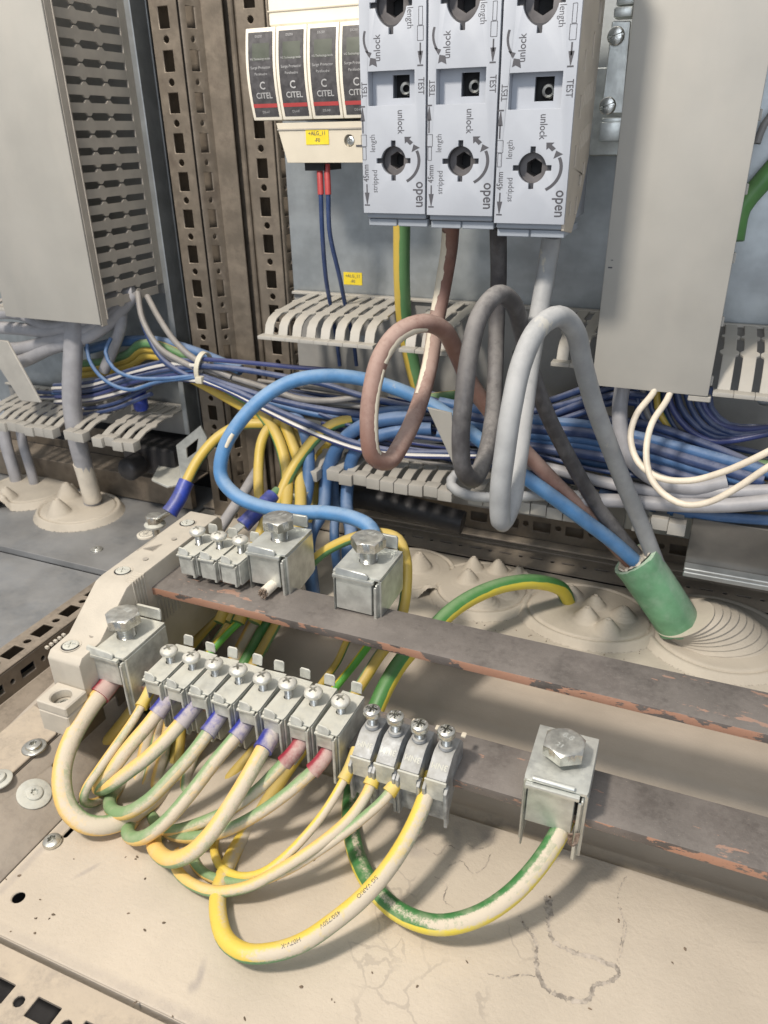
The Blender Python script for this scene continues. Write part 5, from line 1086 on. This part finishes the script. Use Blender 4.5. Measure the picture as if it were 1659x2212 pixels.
t = thing('bolt', 'hexagon earth bolt with washer beside the top of the beige holder', 'bolt', at(335, 1135, z=-262))
m = hex_mb(11, 6); m.xf(Matrix.Translation((0, 0, 3)) @ Matrix.Rotation(.4, 4, 'Z')); lpart('bolt_head', m, 'screw', t, smooth=28)
m = MB(); m.lathe([(3, 0), (8, 0), (8, 1.4), (6, 3), (3, 3)], n=28); lpart('washer', m, 'zinc', t, smooth=40)
m = MB(); m.lathe([(2.8, -20), (2.8, 0)], n=14); lpart('shank', m, 'screw', t)
t = thing('earth_marker', 'round white earth symbol plate under the hexagon bolt', 'marker', at(316, 1157, z=-283))
m = MB(); m.lathe([(7.2, 0), (7.2, 1.4), (6.6, 1.8)], n=30); lpart('disc', m, 'white', t, smooth=40)
m = MB(); mp = lambda u, v, e: (u, v, 1.9 + e)
for i in range(24):
    a_, b_ = 2 * PI * i / 24, 2 * PI * (i + 1) / 24; m.add([mp(r_ * math.cos(q), r_ * math.sin(q), 0) for q, r_ in ((a_, 5.0), (a_, 5.4), (b_, 5.4), (b_, 5.0))], [(0, 1, 2, 3)])
for (x0_, x1_, y0_, y1_) in ((-3, 3, -.2, .25), (-2, 2, -1.5, -1.1), (-1, 1, -2.7, -2.3), (-.2, .25, 0, 3.4)): m.add([mp(x0_, y0_, 0), mp(x1_, y0_, 0), mp(x1_, y1_, 0), mp(x0_, y1_, 0)], [(0, 1, 2, 3)])
lpart('earth_symbol', m, 'print', t, recalc=False)
cable('wire', 'grey cable running down behind the beige holder', 'wire', [(560, 1010, 'y', 470), (530, 1060, 'y', 440), (500, 1105, 'y', 420), (470, 1150, 'y', 400), (440, 1200, 'y', 385)], 4.2, 'greyblue')
t, pa, fr, ln = cable('earth_wire', 'blue sleeved lug half hidden behind the left upper clamp', 'wire', [(600, 1060, 'y', 410), (570, 1090, 'y', 395), (545, 1115, 'y', 385), (525, 1135, 'y', 378)], 3.6, 'gy'); n_ = len(pa); ring_on(pa, fr, 2, n_ - 1, 5.4, t, 'lug_blue', 'shrink_sleeve', .3)
tongue(t, at(528, 1132, y=379), at(505, 1150, y=372), 4.4)
def drip(parent, pa, fr, r, p_from, p_to, phi, wid, mat='cream_tape', name='paint_drip', seed=1):
    rd = random.Random(seed)
    near = lambda q, lo=0: min(range(lo, len(pa)), key=lambda i: (pa[i] - q).length)
    i0 = near(p_from); i1 = near(p_to)
    if i0 > i1: i0, i1 = i1, i0
    vs = []; fs = []; m_ = 5; cnt = 0
    for i in range(i0, i1 + 1):
        for sub in range(2):
            if i == i1 and sub: continue
            j = min(i + 1, len(pa) - 1); p = pa[i].lerp(pa[j], sub * .5); t_, n, b = fr[i]
            cdir = (-p).normalized(); side = t_.cross(cdir).normalized(); up = side.cross(t_); v = up * math.cos(phi) + side * math.sin(phi)
            a = math.atan2(b.dot(v), n.dot(v)); f = (cnt / max(1, (i1 - i0) * 2)); w_ = wid * (.55 + .45 * math.sin(PI * min(.95, max(.08, f)))) * rd.uniform(.8, 1.15)
            for k in range(m_): q = a + (k / (m_ - 1) - .5) * w_; vs.append(p + (n * math.cos(q) + b * math.sin(q)) * (r + (.02 if k in (0, m_ - 1) else .32)))
            cnt += 1
    for i in range(cnt - 1):
        for k in range(m_ - 1): fs.append((i * m_ + k, i * m_ + k + 1, (i + 1) * m_ + k + 1, (i + 1) * m_ + k))
    mb = MB(); mb.add(vs, fs); return part(name, mb, mat, parent, recalc=False, smooth=70)
HB, hpa, hfr = BROWN
drip(HB, hpa, hfr, 4.7, at(918, 698, y=361), at(815, 780, y=337), .9, .9, seed=2)
drip(HB, hpa, hfr, 4.7, at(813, 790, y=336), at(806, 985, y=326), .95, .7, seed=3)
drip(HB, hpa, hfr, 4.7, at(974, 500, y=408), at(948, 680, y=417), .9, 1.3, seed=4)
drip(HB, hpa, hfr, 4.7, at(940, 712, y=412), at(908, 860, y=376), .8, .8, seed=5)
drip(bl, *BLUEP, 4.5, at(497, 930, y=381), at(485, 960, y=376), -.2, .7, seed=6)
# ================================================================== WIRE BUNDLE IN THE DUCTS
rb = random.Random(11)
GB = 'thin wires bundled in the middle duct'
ORD = ['first', 'second', 'third', 'fourth', 'fifth', 'sixth', 'seventh']
def bun(label, pts, r, mat, n=1, sp=3, grp=None, name='wire', jitter=1.0):
    for i in range(n):
        P = []
        ox, oy, oz = rb.uniform(-sp, sp) * .5, rb.uniform(-sp, sp) * .6, (sp * (1 - 2 * i / (n - 1)) if n > 1 else 0)
        lb = label if n == 1 else label + ', ' + ORD[i] + ' from the top'
        for (px, py, y) in pts:
            p = at(px, py, y=y); P.append(p + Vector((ox + rb.uniform(-1, 1) * jitter, oy + rb.uniform(-1, 1) * jitter, oz + rb.uniform(-1, 1) * jitter)))
        m = mat if isinstance(mat, str) else mat[i % len(mat)]
        cable(name, lb, 'wire', P, r, m, group=grp, seg=10, step=5, roll=rb.uniform(0, 6))
# from the cable tie (432,820) to the right
bun('black and white thin wire, topmost one running right from the cable tie', [(440, 776, 448), (520, 782, 446), (620, 792, 446), (740, 804, 450), (830, 830, 454), (960, 870, 460), (1060, 895, 464), (1200, 905, 466)], 1.7, 'navyw', 1, 0, None, jitter=0)
bun('navy wire just under the topmost one', [(432, 790, 446), (520, 798, 446), (620, 815, 448), (700, 830, 452), (800, 860, 456), (900, 880, 462), (1000, 900, 466)], 2.2, 'navy', 1, 0, None, jitter=0)
bun('grey wire through the cable tie to the right', [(432, 795, 450), (500, 815, 450), (580, 840, 450), (650, 862, 450), (720, 865, 452), (780, 858, 458), (850, 870, 464), (950, 900, 470)], 2.2, 'grey2', 1, 0, None, jitter=0)
bun('second grey wire beneath the first', [(440, 810, 454), (520, 835, 454), (600, 860, 454), (680, 868, 456), (760, 875, 460), (860, 895, 466)], 2.0, 'grey2', 1, 0, None, jitter=0)
bun('navy wire in the lower run behind the blue arc', [(432, 812, 446), (500, 835, 446), (600, 865, 448), (700, 885, 450), (790, 898, 454), (900, 905, 460), (1000, 915, 464)], 2.6, 'navy', 1, 0, None, jitter=0)
bun('lighter blue wire in the lower run behind the blue arc', [(436, 822, 448), (520, 850, 448), (620, 880, 448), (700, 898, 450), (790, 908, 454), (880, 930, 458), (960, 950, 460)], 2.4, 'blue2', 1, 0, None, jitter=0)
bun('white striped navy wire crossing low towards the duct fingers', [(432, 820, 442), (500, 848, 440), (570, 885, 438), (640, 920, 436), (710, 950, 436), (790, 975, 438), (880, 984, 442), (970, 986, 448), (1060, 985, 452), (1200, 990, 455)], 1.9, 'navyw', 1, 0, None, jitter=0)
bun('navy wire running beside the low white striped one', [(434, 816, 443), (520, 850, 440), (600, 888, 438), (690, 925, 437), (760, 955, 439), (860, 975, 444), (980, 978, 450), (1100, 980, 455)], 2.3, 'navy', 1, 0, None, jitter=0)
bun('thin dark wire somewhere in the middle bundle', [(440, 815, 462), (560, 850, 462), (680, 880, 464), (800, 900, 468), (930, 930, 472), (1060, 950, 476)], 1.8, ('navy', 'grey2', 'navy', 'blue2', 'grey2'), 7, 8, GB)
bun('thin wire deep in the right half of the bundle', [(840, 880, 478), (960, 905, 476), (1080, 930, 474), (1220, 945, 474), (1360, 965, 470), (1500, 1005, 466), (1680, 1050, 462)], 1.9, ('navy', 'navyw', 'grey2', 'navy', 'blue2', 'navyw', 'navy'), 7, 16, 'thin wires deep in the right bundle')
bun('thin wire between duct fingers and thick blue bundle', [(700, 925, 470), (820, 950, 468), (960, 975, 466), (1100, 1000, 464), (1240, 1025, 462), (1400, 1060, 458)], 1.9, ('navy', 'grey2', 'navyw', 'navy', 'grey2'), 5, 9, 'thin wires above the lower duct fingers')
bun('thin wire crossing in the middle behind the brown loop', [(560, 850, 470), (680, 872, 468), (790, 885, 466), (900, 900, 466), (1020, 915, 470), (1150, 925, 474)], 1.6, ('grey2', 'navy', 'grey2', 'navyw', 'navy', 'grey2'), 6, 10, 'thin wires crossing behind the brown loop')
bun('thin dark wire sagging over the lower duct fingers', [(690, 905, 452), (780, 935, 450), (880, 955, 450), (1000, 965, 452), (1120, 985, 454), (1260, 1020, 452), (1400, 1045, 450)], 1.5, ('navy', 'grey2', 'navyw', 'navy'), 4, 5, 'thin wires sagging over the lower duct')
# left of tie
bun('navy wire coming into the cable tie from the left duct', [(120, 850, 470), (200, 845, 465), (300, 815, 458), (380, 800, 452), (432, 800, 448)], 1.7, ('navy', 'navyw', 'navy', 'blue2', 'navyw'), 7, 7, 'wires entering the cable tie from the left')
bun('grey purple wire dropping from the left duct into the cable tie', [(296, 640, 465), (310, 700, 455), (345, 760, 450), (400, 795, 448), (440, 812, 448)], 2.2, ('grey2', 'grey2', 'navy'), 3, 4, 'wires dropping from the left duct')
bun('long grey wire dropping furthest right from the left duct', [(318, 640, 470), (345, 690, 460), (380, 740, 452), (420, 775, 448), (500, 815, 448)], 2.3, 'grey2', 1, 0, None, jitter=0)
bun('bright blue wire looping low left of the cable tie', [(240, 730, 450), (228, 760, 445), (245, 795, 440), (285, 815, 438), (350, 818, 440), (420, 812, 446)], 1.5, 'blue2', 1, 0, None, jitter=0)
bun('blue wire in the lowest loop above the left duct fingers', [(188, 740, 455), (192, 775, 448), (225, 820, 440), (280, 842, 438), (340, 825, 440), (425, 815, 446)], 1.5, 'blue2', 1, 0, None, jitter=0)
bun('blue heavy wire behind the left wires', [(190, 755, 480), (260, 738, 480), (340, 738, 480), (420, 760, 478), (520, 800, 474)], 4.2, 'blue2', 1, 0, None, jitter=0)
bun('yellow green wire curled behind the thin wires at left', [(150, 800, 486), (230, 790, 484), (280, 775, 480), (310, 755, 474), (350, 760, 474), (420, 790, 474)], 3.4, 'gy', 3, 5, 'yellow green wires behind the thin ones at left')
bun('yellow wire disappearing down behind the cable tie', [(380, 790, 466), (460, 830, 460), (530, 870, 456), (580, 900, 455)], 3.4, 'gy', 2, 3, 'yellow wires behind the cable tie')
bun('thin dark wire in the left duct', [(60, 870, 470), (160, 875, 470), (240, 865, 466), (320, 830, 460)], 1.8, ('navy', 'navyw', 'grey2', 'navy'), 6, 10, 'thin wires in the left duct')
t = thing('cable_tie', 'white cable tie with its lock around the thin wires', 'cable tie', at(437, 800, y=447))
c0 = at(440, 795, y=449); vs = []; n = 40; mb = MB(); ax = (at(470, 805, y=448) - at(410, 785, y=450)).normalized(); e1 = Vector((0, 0, 1)); e1 = (e1 - ax * e1.dot(ax)).normalized(); e2 = ax.cross(e1)
for i in range(n):
    a_ = 2 * PI * i / n
    for (rr, s_) in ((1, -1), (1.12, -1), (1.12, 1), (1, 1)): vs.append(c0 + e1 * math.cos(a_) * 11 * rr + e2 * math.sin(a_) * 8 * rr + ax * s_ * 1.9)
mb.add(vs, [(i * 4 + k, i * 4 + (k + 1) % 4, ((i + 1) % n) * 4 + (k + 1) % 4, ((i + 1) % n) * 4 + k) for i in range(n) for k in range(4)]); part('strap', mb, 'tie', t, smooth=50)
c1 = at(432, 820, y=440); mb = MB(); mb.box(c1.x - 2.8, c1.x + 2.8, c1.y - 2.4, c1.y + 2.4, c1.z - 2.6, c1.z + 2.4); part('lock', mb, 'tie', t, bevel=.7, seg=2)
t = thing('cable_tie', 'white cable tie around the yellow green bunch behind the blue arc', 'cable tie', at(640, 1062, y=420))
c0 = at(640, 1062, y=420); mb = MB(); vs = []
for i in range(30):
    a_ = 2 * PI * i / 30
    for (rr, s_) in ((1, -1), (1.15, -1), (1.15, 1), (1, 1)): vs.append(c0 + Vector((math.cos(a_) * 9 * rr, math.sin(a_) * 7 * rr, s_ * 1.8)))
mb.add(vs, [(i * 4 + k, i * 4 + (k + 1) % 4, ((i + 1) % 30) * 4 + (k + 1) % 4, ((i + 1) % 30) * 4 + k) for i in range(30) for k in range(4)]); part('strap', mb, 'tie', t, smooth=50)
# blue bundle to the right
bun('blue wire in the thick bundle behind the heavy loops', [(960, 905, 456), (1060, 925, 458), (1160, 945, 458), (1280, 960, 456), (1400, 985, 452), (1520, 1020, 448), (1660, 1060, 444)], 3.3, ('blue2', 'navy', 'blue2'), 7, 13, 'blue wires of the thick right bundle')
bun('dark navy wire crossing up to the right behind the grey loop', [(1080, 905, 470), (1180, 890, 468), (1260, 865, 466), (1340, 840, 468), (1440, 850, 474)], 2.2, ('navy', 'navyw', 'navy'), 6, 8, 'navy wires rising right behind the grey loop')
bun('navy wire in the run below the right duct cover', [(1100, 920, 474), (1250, 925, 470), (1380, 940, 464), (1500, 985, 458), (1660, 1050, 452)], 2.8, ('navy', 'navy', 'navyw', 'blue2'), 7, 9, 'navy wires below the right duct cover')
bun('yellow green wire under the navy ones at the right', [(1080, 905, 480), (1200, 920, 480), (1330, 950, 476), (1450, 985, 472), (1560, 1015, 470), (1660, 1030, 468)], 3.4, 'gy', 3, 8, 'yellow green wires in the right bundle')
bun('short yellow green piece seen between brown and black loops', [(890, 868, 470), (960, 858, 468), (1030, 855, 466), (1120, 880, 470)], 4.0, 'gy', 1, 0, None, jitter=0)
bun('grey cable lying along the front of the right bundle', [(1060, 990, 446), (1180, 1010, 444), (1320, 1045, 440), (1450, 1065, 436), (1560, 1062, 434), (1700, 1058, 432)], 3.6, 'greyblue', 1, 0, None, jitter=0)
bun('second grey cable, lowest of the right bundle', [(1230, 1080, 436), (1340, 1082, 434), (1450, 1090, 432), (1560, 1092, 430), (1700, 1080, 428)], 4.4, 'greyblue', 1, 0, None, jitter=0)
bun('grey cable loop lying on the duct fingers under the black loop', [(1290, 1072, 438), (1180, 1070, 428), (1080, 1075, 418), (1010, 1070, 414), (975, 1050, 418), (985, 1025, 430), (1050, 1010, 440)], 3.4, 'grey', 1, 0, None, jitter=0)
bun('blue wire below the lowest grey cables at the right', [(1300, 1050, 448), (1420, 1080, 446), (1540, 1100, 444), (1700, 1110, 440)], 3.0, 'blue2', 2, 4, 'blue wires under the right grey cables')
# behind the right duct: curved navy fan
NF = ['middle navy wire fanning out', 'navy wire just above the middle of the fan', 'white striped wire high in the fan', 'navy wire low in the fan', 'uppermost navy wire of the fan', 'lowest white striped wire of the fan']
for i, (a, b) in enumerate([((1480, 855), 0), ((1500, 858), 8), ((1515, 860), 16), ((1460, 852), -8), ((1530, 862), 24), ((1440, 850), -16)]):
    bun(NF[i] + ' from under the right duct cover', [(a[0], a[1] - 25, 462), (a[0] + 8, a[1] + 20, 460), (a[0] + 40, a[1] + 62 - b * .4, 458), (a[0] + 90, a[1] + 86 - b, 456), (a[0] + 140, a[1] + 84 - b, 454), (a[0] + 220, a[1] + 72 - b, 452)], 1.9, ('navy', 'navy', 'navyw')[i % 3], 1, 1, 'navy wires fanning out right')
for i in range(7):
    x = 1375 + i * 14; bun(ORD[i] + ' wire from the left hanging in shade under the right duct cover', [(x, 830, 470), (x + 4, 880, 468), (x + 30, 930, 464), (x + 90, 985, 460), (x + 190, 1020, 456)], 2.3, ('navy', 'grey2', 'navy', 'gy')[i % 4], 1, 1, 'wires in the shade under the right duct cover')
bun('pale thick cable curving out from under the right duct cover', [(1345, 830, 452), (1338, 890, 448), (1345, 950, 444), (1370, 1000, 440), (1420, 1038, 436), (1500, 1052, 434), (1570, 1040, 436)], 4.6, 'greyblue', 1, 0, None, jitter=0)
T('upper cream cord looping out to the right picture edge', [(1422, 825, 'y', 428), (1410, 850, 'y', 424), (1375, 895, 'y', 414), (1362, 945, 'y', 406), (1380, 1000, 'y', 398), (1425, 1032, 'y', 392), (1490, 1038, 'y', 388), (1560, 1020, 'y', 384), (1620, 995, 'y', 380), (1700, 955, 'y', 376)], 1.75, 'cord', name='cord', cat='cord', seg=12)
T('lower cream cord hanging deepest at the right', [(1455, 830, 'y', 430), (1440, 865, 'y', 422), (1408, 915, 'y', 410), (1396, 975, 'y', 400), (1405, 1030, 'y', 392), (1435, 1068, 'y', 386), (1480, 1090, 'y', 382), (1530, 1085, 'y', 380), (1590, 1055, 'y', 378), (1650, 1015, 'y', 376), (1700, 985, 'y', 374)], 1.75, 'cord', name='cord', cat='cord', seg=12)
bun('green wire glimpsed behind the right duct cover edge', [(1700, 330, 498), (1640, 400, 494), (1600, 450, 490), (1585, 520, 486)], 5.5, 'green_plain', 1, 0, None, jitter=0)
bun('thin dark wire glimpsed at the right picture edge above the green one', [(1700, 210, 496), (1650, 270, 492), (1635, 310, 490)], 2.0, 'grey2', 1, 0, None, jitter=0)
# left heavy grey cables
bun('thick grey cable dropping straight into the left rubber entry', [(162, 690, 452), (158, 760, 448), (155, 860, 444), (165, 940, 446), (182, 1010, 452), (198, 1075, 460), (204, 1105, 464)], 7.6, 'greyblue', 1, 0, None, jitter=0)
t = thing('cable_marker', 'white paper wrap near the foot of the thick grey cable', 'label', at(187, 1040, y=447)); 
tb = tube([at(178, 1000, y=451), at(186, 1025, y=453.6), at(200, 1078, y=459.5)], 7.9, 20, 4); mb = MB(); mb.add(tb.v, tb.f); part('wrap', mb, 'filler', t, recalc=False, smooth=60)
for i, (y0_, y1_, r) in enumerate([(700, 715, 5.2), (722, 760, 5.6), (735, 790, 6), (690, 690, 4.6)]):
    bun(('uppermost', 'second', 'lowest', 'innermost')[i] + ' grey cable bending left under the tall duct cover', [(-40, y1_ - 10, 462), (40, y1_ - 5 - i * 2, 458), (110, y0_ + 15, 455), (180, y0_ - 5, 455), (240, y0_ - 45, 460), (290, 630, 466)], r, 'greyblue', 1, 0, 'grey cables bending under the left duct cover', jitter=0)
bun('grey cable rising into the left duct behind its cover', [(262, 640, 466), (262, 700, 462), (248, 745, 462), (225, 800, 464)], 4.4, 'greyblue', 1, 0, None, jitter=0)
for i, x in enumerate((8, 45)): bun(('outer', 'inner')[i] + ' dusty grey cable going down at the far left', [(x - 5, 900, 480), (x + 5, 960, 475), (x + 20, 1010, 474), (x + 32, 1055, 476)], 5.5 - i, 'greyblue', 1, 0, 'dusty grey cables at the far left', jitter=0)
mb = MB(); p = at(300, 850, y=470); mb.lathe([(5, -14), (6, -12), (6, 6), (4, 12), (4, 16)], c=(p.x, p.y, p.z), n=20); solo('blue_plug', mb, 'lug_blue', p, 'bright blue plug above the left duct fingers', 'plug', smooth=40)
# ================================================================== GRIME TRAILS
def trail(mb, pts, o, w0, w1, seed, brk=.12, zz=-314.93):
    zz = zz + .012 * len(mb.f) ** .5 * .15 + .01 * seed; rd = random.Random(seed); P = spline([at(o[0] + x / 3, o[1] + y / 3, z=zz) for x, y in pts], .7); run = []
    for i, p in enumerate(P):
        f = i / len(P); d = (P[min(i + 1, len(P) - 1)] - P[max(i - 1, 0)]).normalized(); n_ = Vector((-d.y, d.x, 0)); w_ = 1.4 * (w0 + (w1 - w0) * math.sin(PI * f)) * rd.uniform(.35, 1.2); q = p + n_ * rd.uniform(-.35, .35)
        if rd.random() < brk: run = []
        run.append((q - n_ * w_ * .5, q + n_ * w_ * .5))
        if len(run) > 1: a, b = run[-2:]; mb.add([a[0], a[1], b[1], b[0]], [(0, 1, 2, 3)])
oo = (1106, 1659)
mb = MB()
T1 = [(210, 830), (240, 950), (230, 1040), (270, 1130), (330, 1170), (430, 1210), (520, 1230), (600, 1270), (670, 1290), (685, 1340), (620, 1390), (530, 1410), (500, 1490), (440, 1520), (330, 1490), (230, 1440), (180, 1380), (150, 1250), (150, 1130), (80, 1030), (40, 960)]
for k in range(3): trail(mb, [(x + 5 * k, y - 4 * k) for x, y in T1], oo, .4, 1.3, 3 + k, .16)
trail(mb, [(690, 1270), (720, 1130), (740, 1030), (690, 900), (690, 800), (740, 700)], oo, .25, .5, 7, .2); trail(mb, [(675, 1260), (705, 1130), (720, 1030), (705, 900)], oo, .2, .4, 8, .3)
trail(mb, [(205, 840), (250, 860), (225, 900), (250, 940), (220, 1000)], oo, 1.4, 2.6, 9, .1); trail(mb, [(150, 1350), (60, 1340), (-40, 1360), (-160, 1330)], oo, .3, .5, 10, .2)
for i, pp in enumerate([[(-420, 640), (-330, 600), (-260, 680), (-180, 640), (-140, 560)], [(-560, 520), (-480, 560), (-420, 500), (-330, 540)], [(-500, 700), (-430, 760), (-440, 860), (-380, 900)], [(-300, 480), (-230, 520), (-150, 500), (-110, 420)]]): trail(mb, pp, oo, .2, .4, 20 + i, .12)
solo('grime_trails', mb, 'grime', (-20, 200, -314.9), 'dried brown grime trails on the dusty front sheet at lower right', kind='stuff', recalc=False)
# ================================================================== DEBRIS ON THE SHEETS
rb = random.Random(5); spots = [(75, 1985), (101, 1985), (85, 1940), (12, 1902), (45, 1890), (118, 1975), (270, 1852), (292, 1852), (280, 1970), (353, 1990), (310, 2010), (75, 2018), (312, 1895), (292, 2170), (375, 2192), (528, 2198), (495, 2225), (20, 2010), (160, 1855), (1270, 2180), (1480, 2050), (1150, 1920), (1190, 1935), (1130, 1990), (1340, 1990), (1450, 2080), (600, 1900), (680, 1860), (800, 2100), (900, 2130), (650, 2130), (1010, 2080), (720, 2160), (1180, 1462)]
mb = MB()
for (x, y) in spots[::1]:
    p = at(x, y, z=-314.6)
    for k in range(rb.choice((1, 1, 2))):
        a = rb.uniform(0, 6); l_ = rb.uniform(.4, 1.15); q = p + Vector((rb.uniform(-.8, .8), rb.uniform(-.8, .8), 0)); n = 7; el = rb.uniform(.35, .7)
        ring = []
        for m_ in range(n):
            b_ = 2 * PI * m_ / n; r_ = l_ * rb.uniform(.7, 1.15); ring.append(q + Vector((math.cos(b_) * r_ * math.cos(a) - math.sin(b_) * r_ * el * math.sin(a), math.cos(b_) * r_ * math.sin(a) + math.sin(b_) * r_ * el * math.cos(a), -.25)))
        mb.add(ring + [q + Vector((0, 0, rb.uniform(.15, .5)))], [(m_, (m_ + 1) % n, n) for m_ in range(n)])
for i in range(60):
    x, y = rb.uniform(-120, 70), rb.uniform(400, 440); q = Vector((x, y, -300.9)); a = rb.uniform(0, 6); l_ = rb.uniform(.3, 1.3); u = Vector((math.cos(a), math.sin(a), 0)) * l_; v = Vector((-math.sin(a), math.cos(a), 0)) * .35
    mb.add([q - u, q + v, q + u, q - v, q + Vector((0, 0, .5))], [(0, 1, 4), (1, 2, 4), (2, 3, 4), (3, 0, 4)])
solo('debris', mb, 'speck', (0, 200, -314), 'small brown crumbs scattered over the dusty sheets', 'debris', kind='stuff', recalc=False)
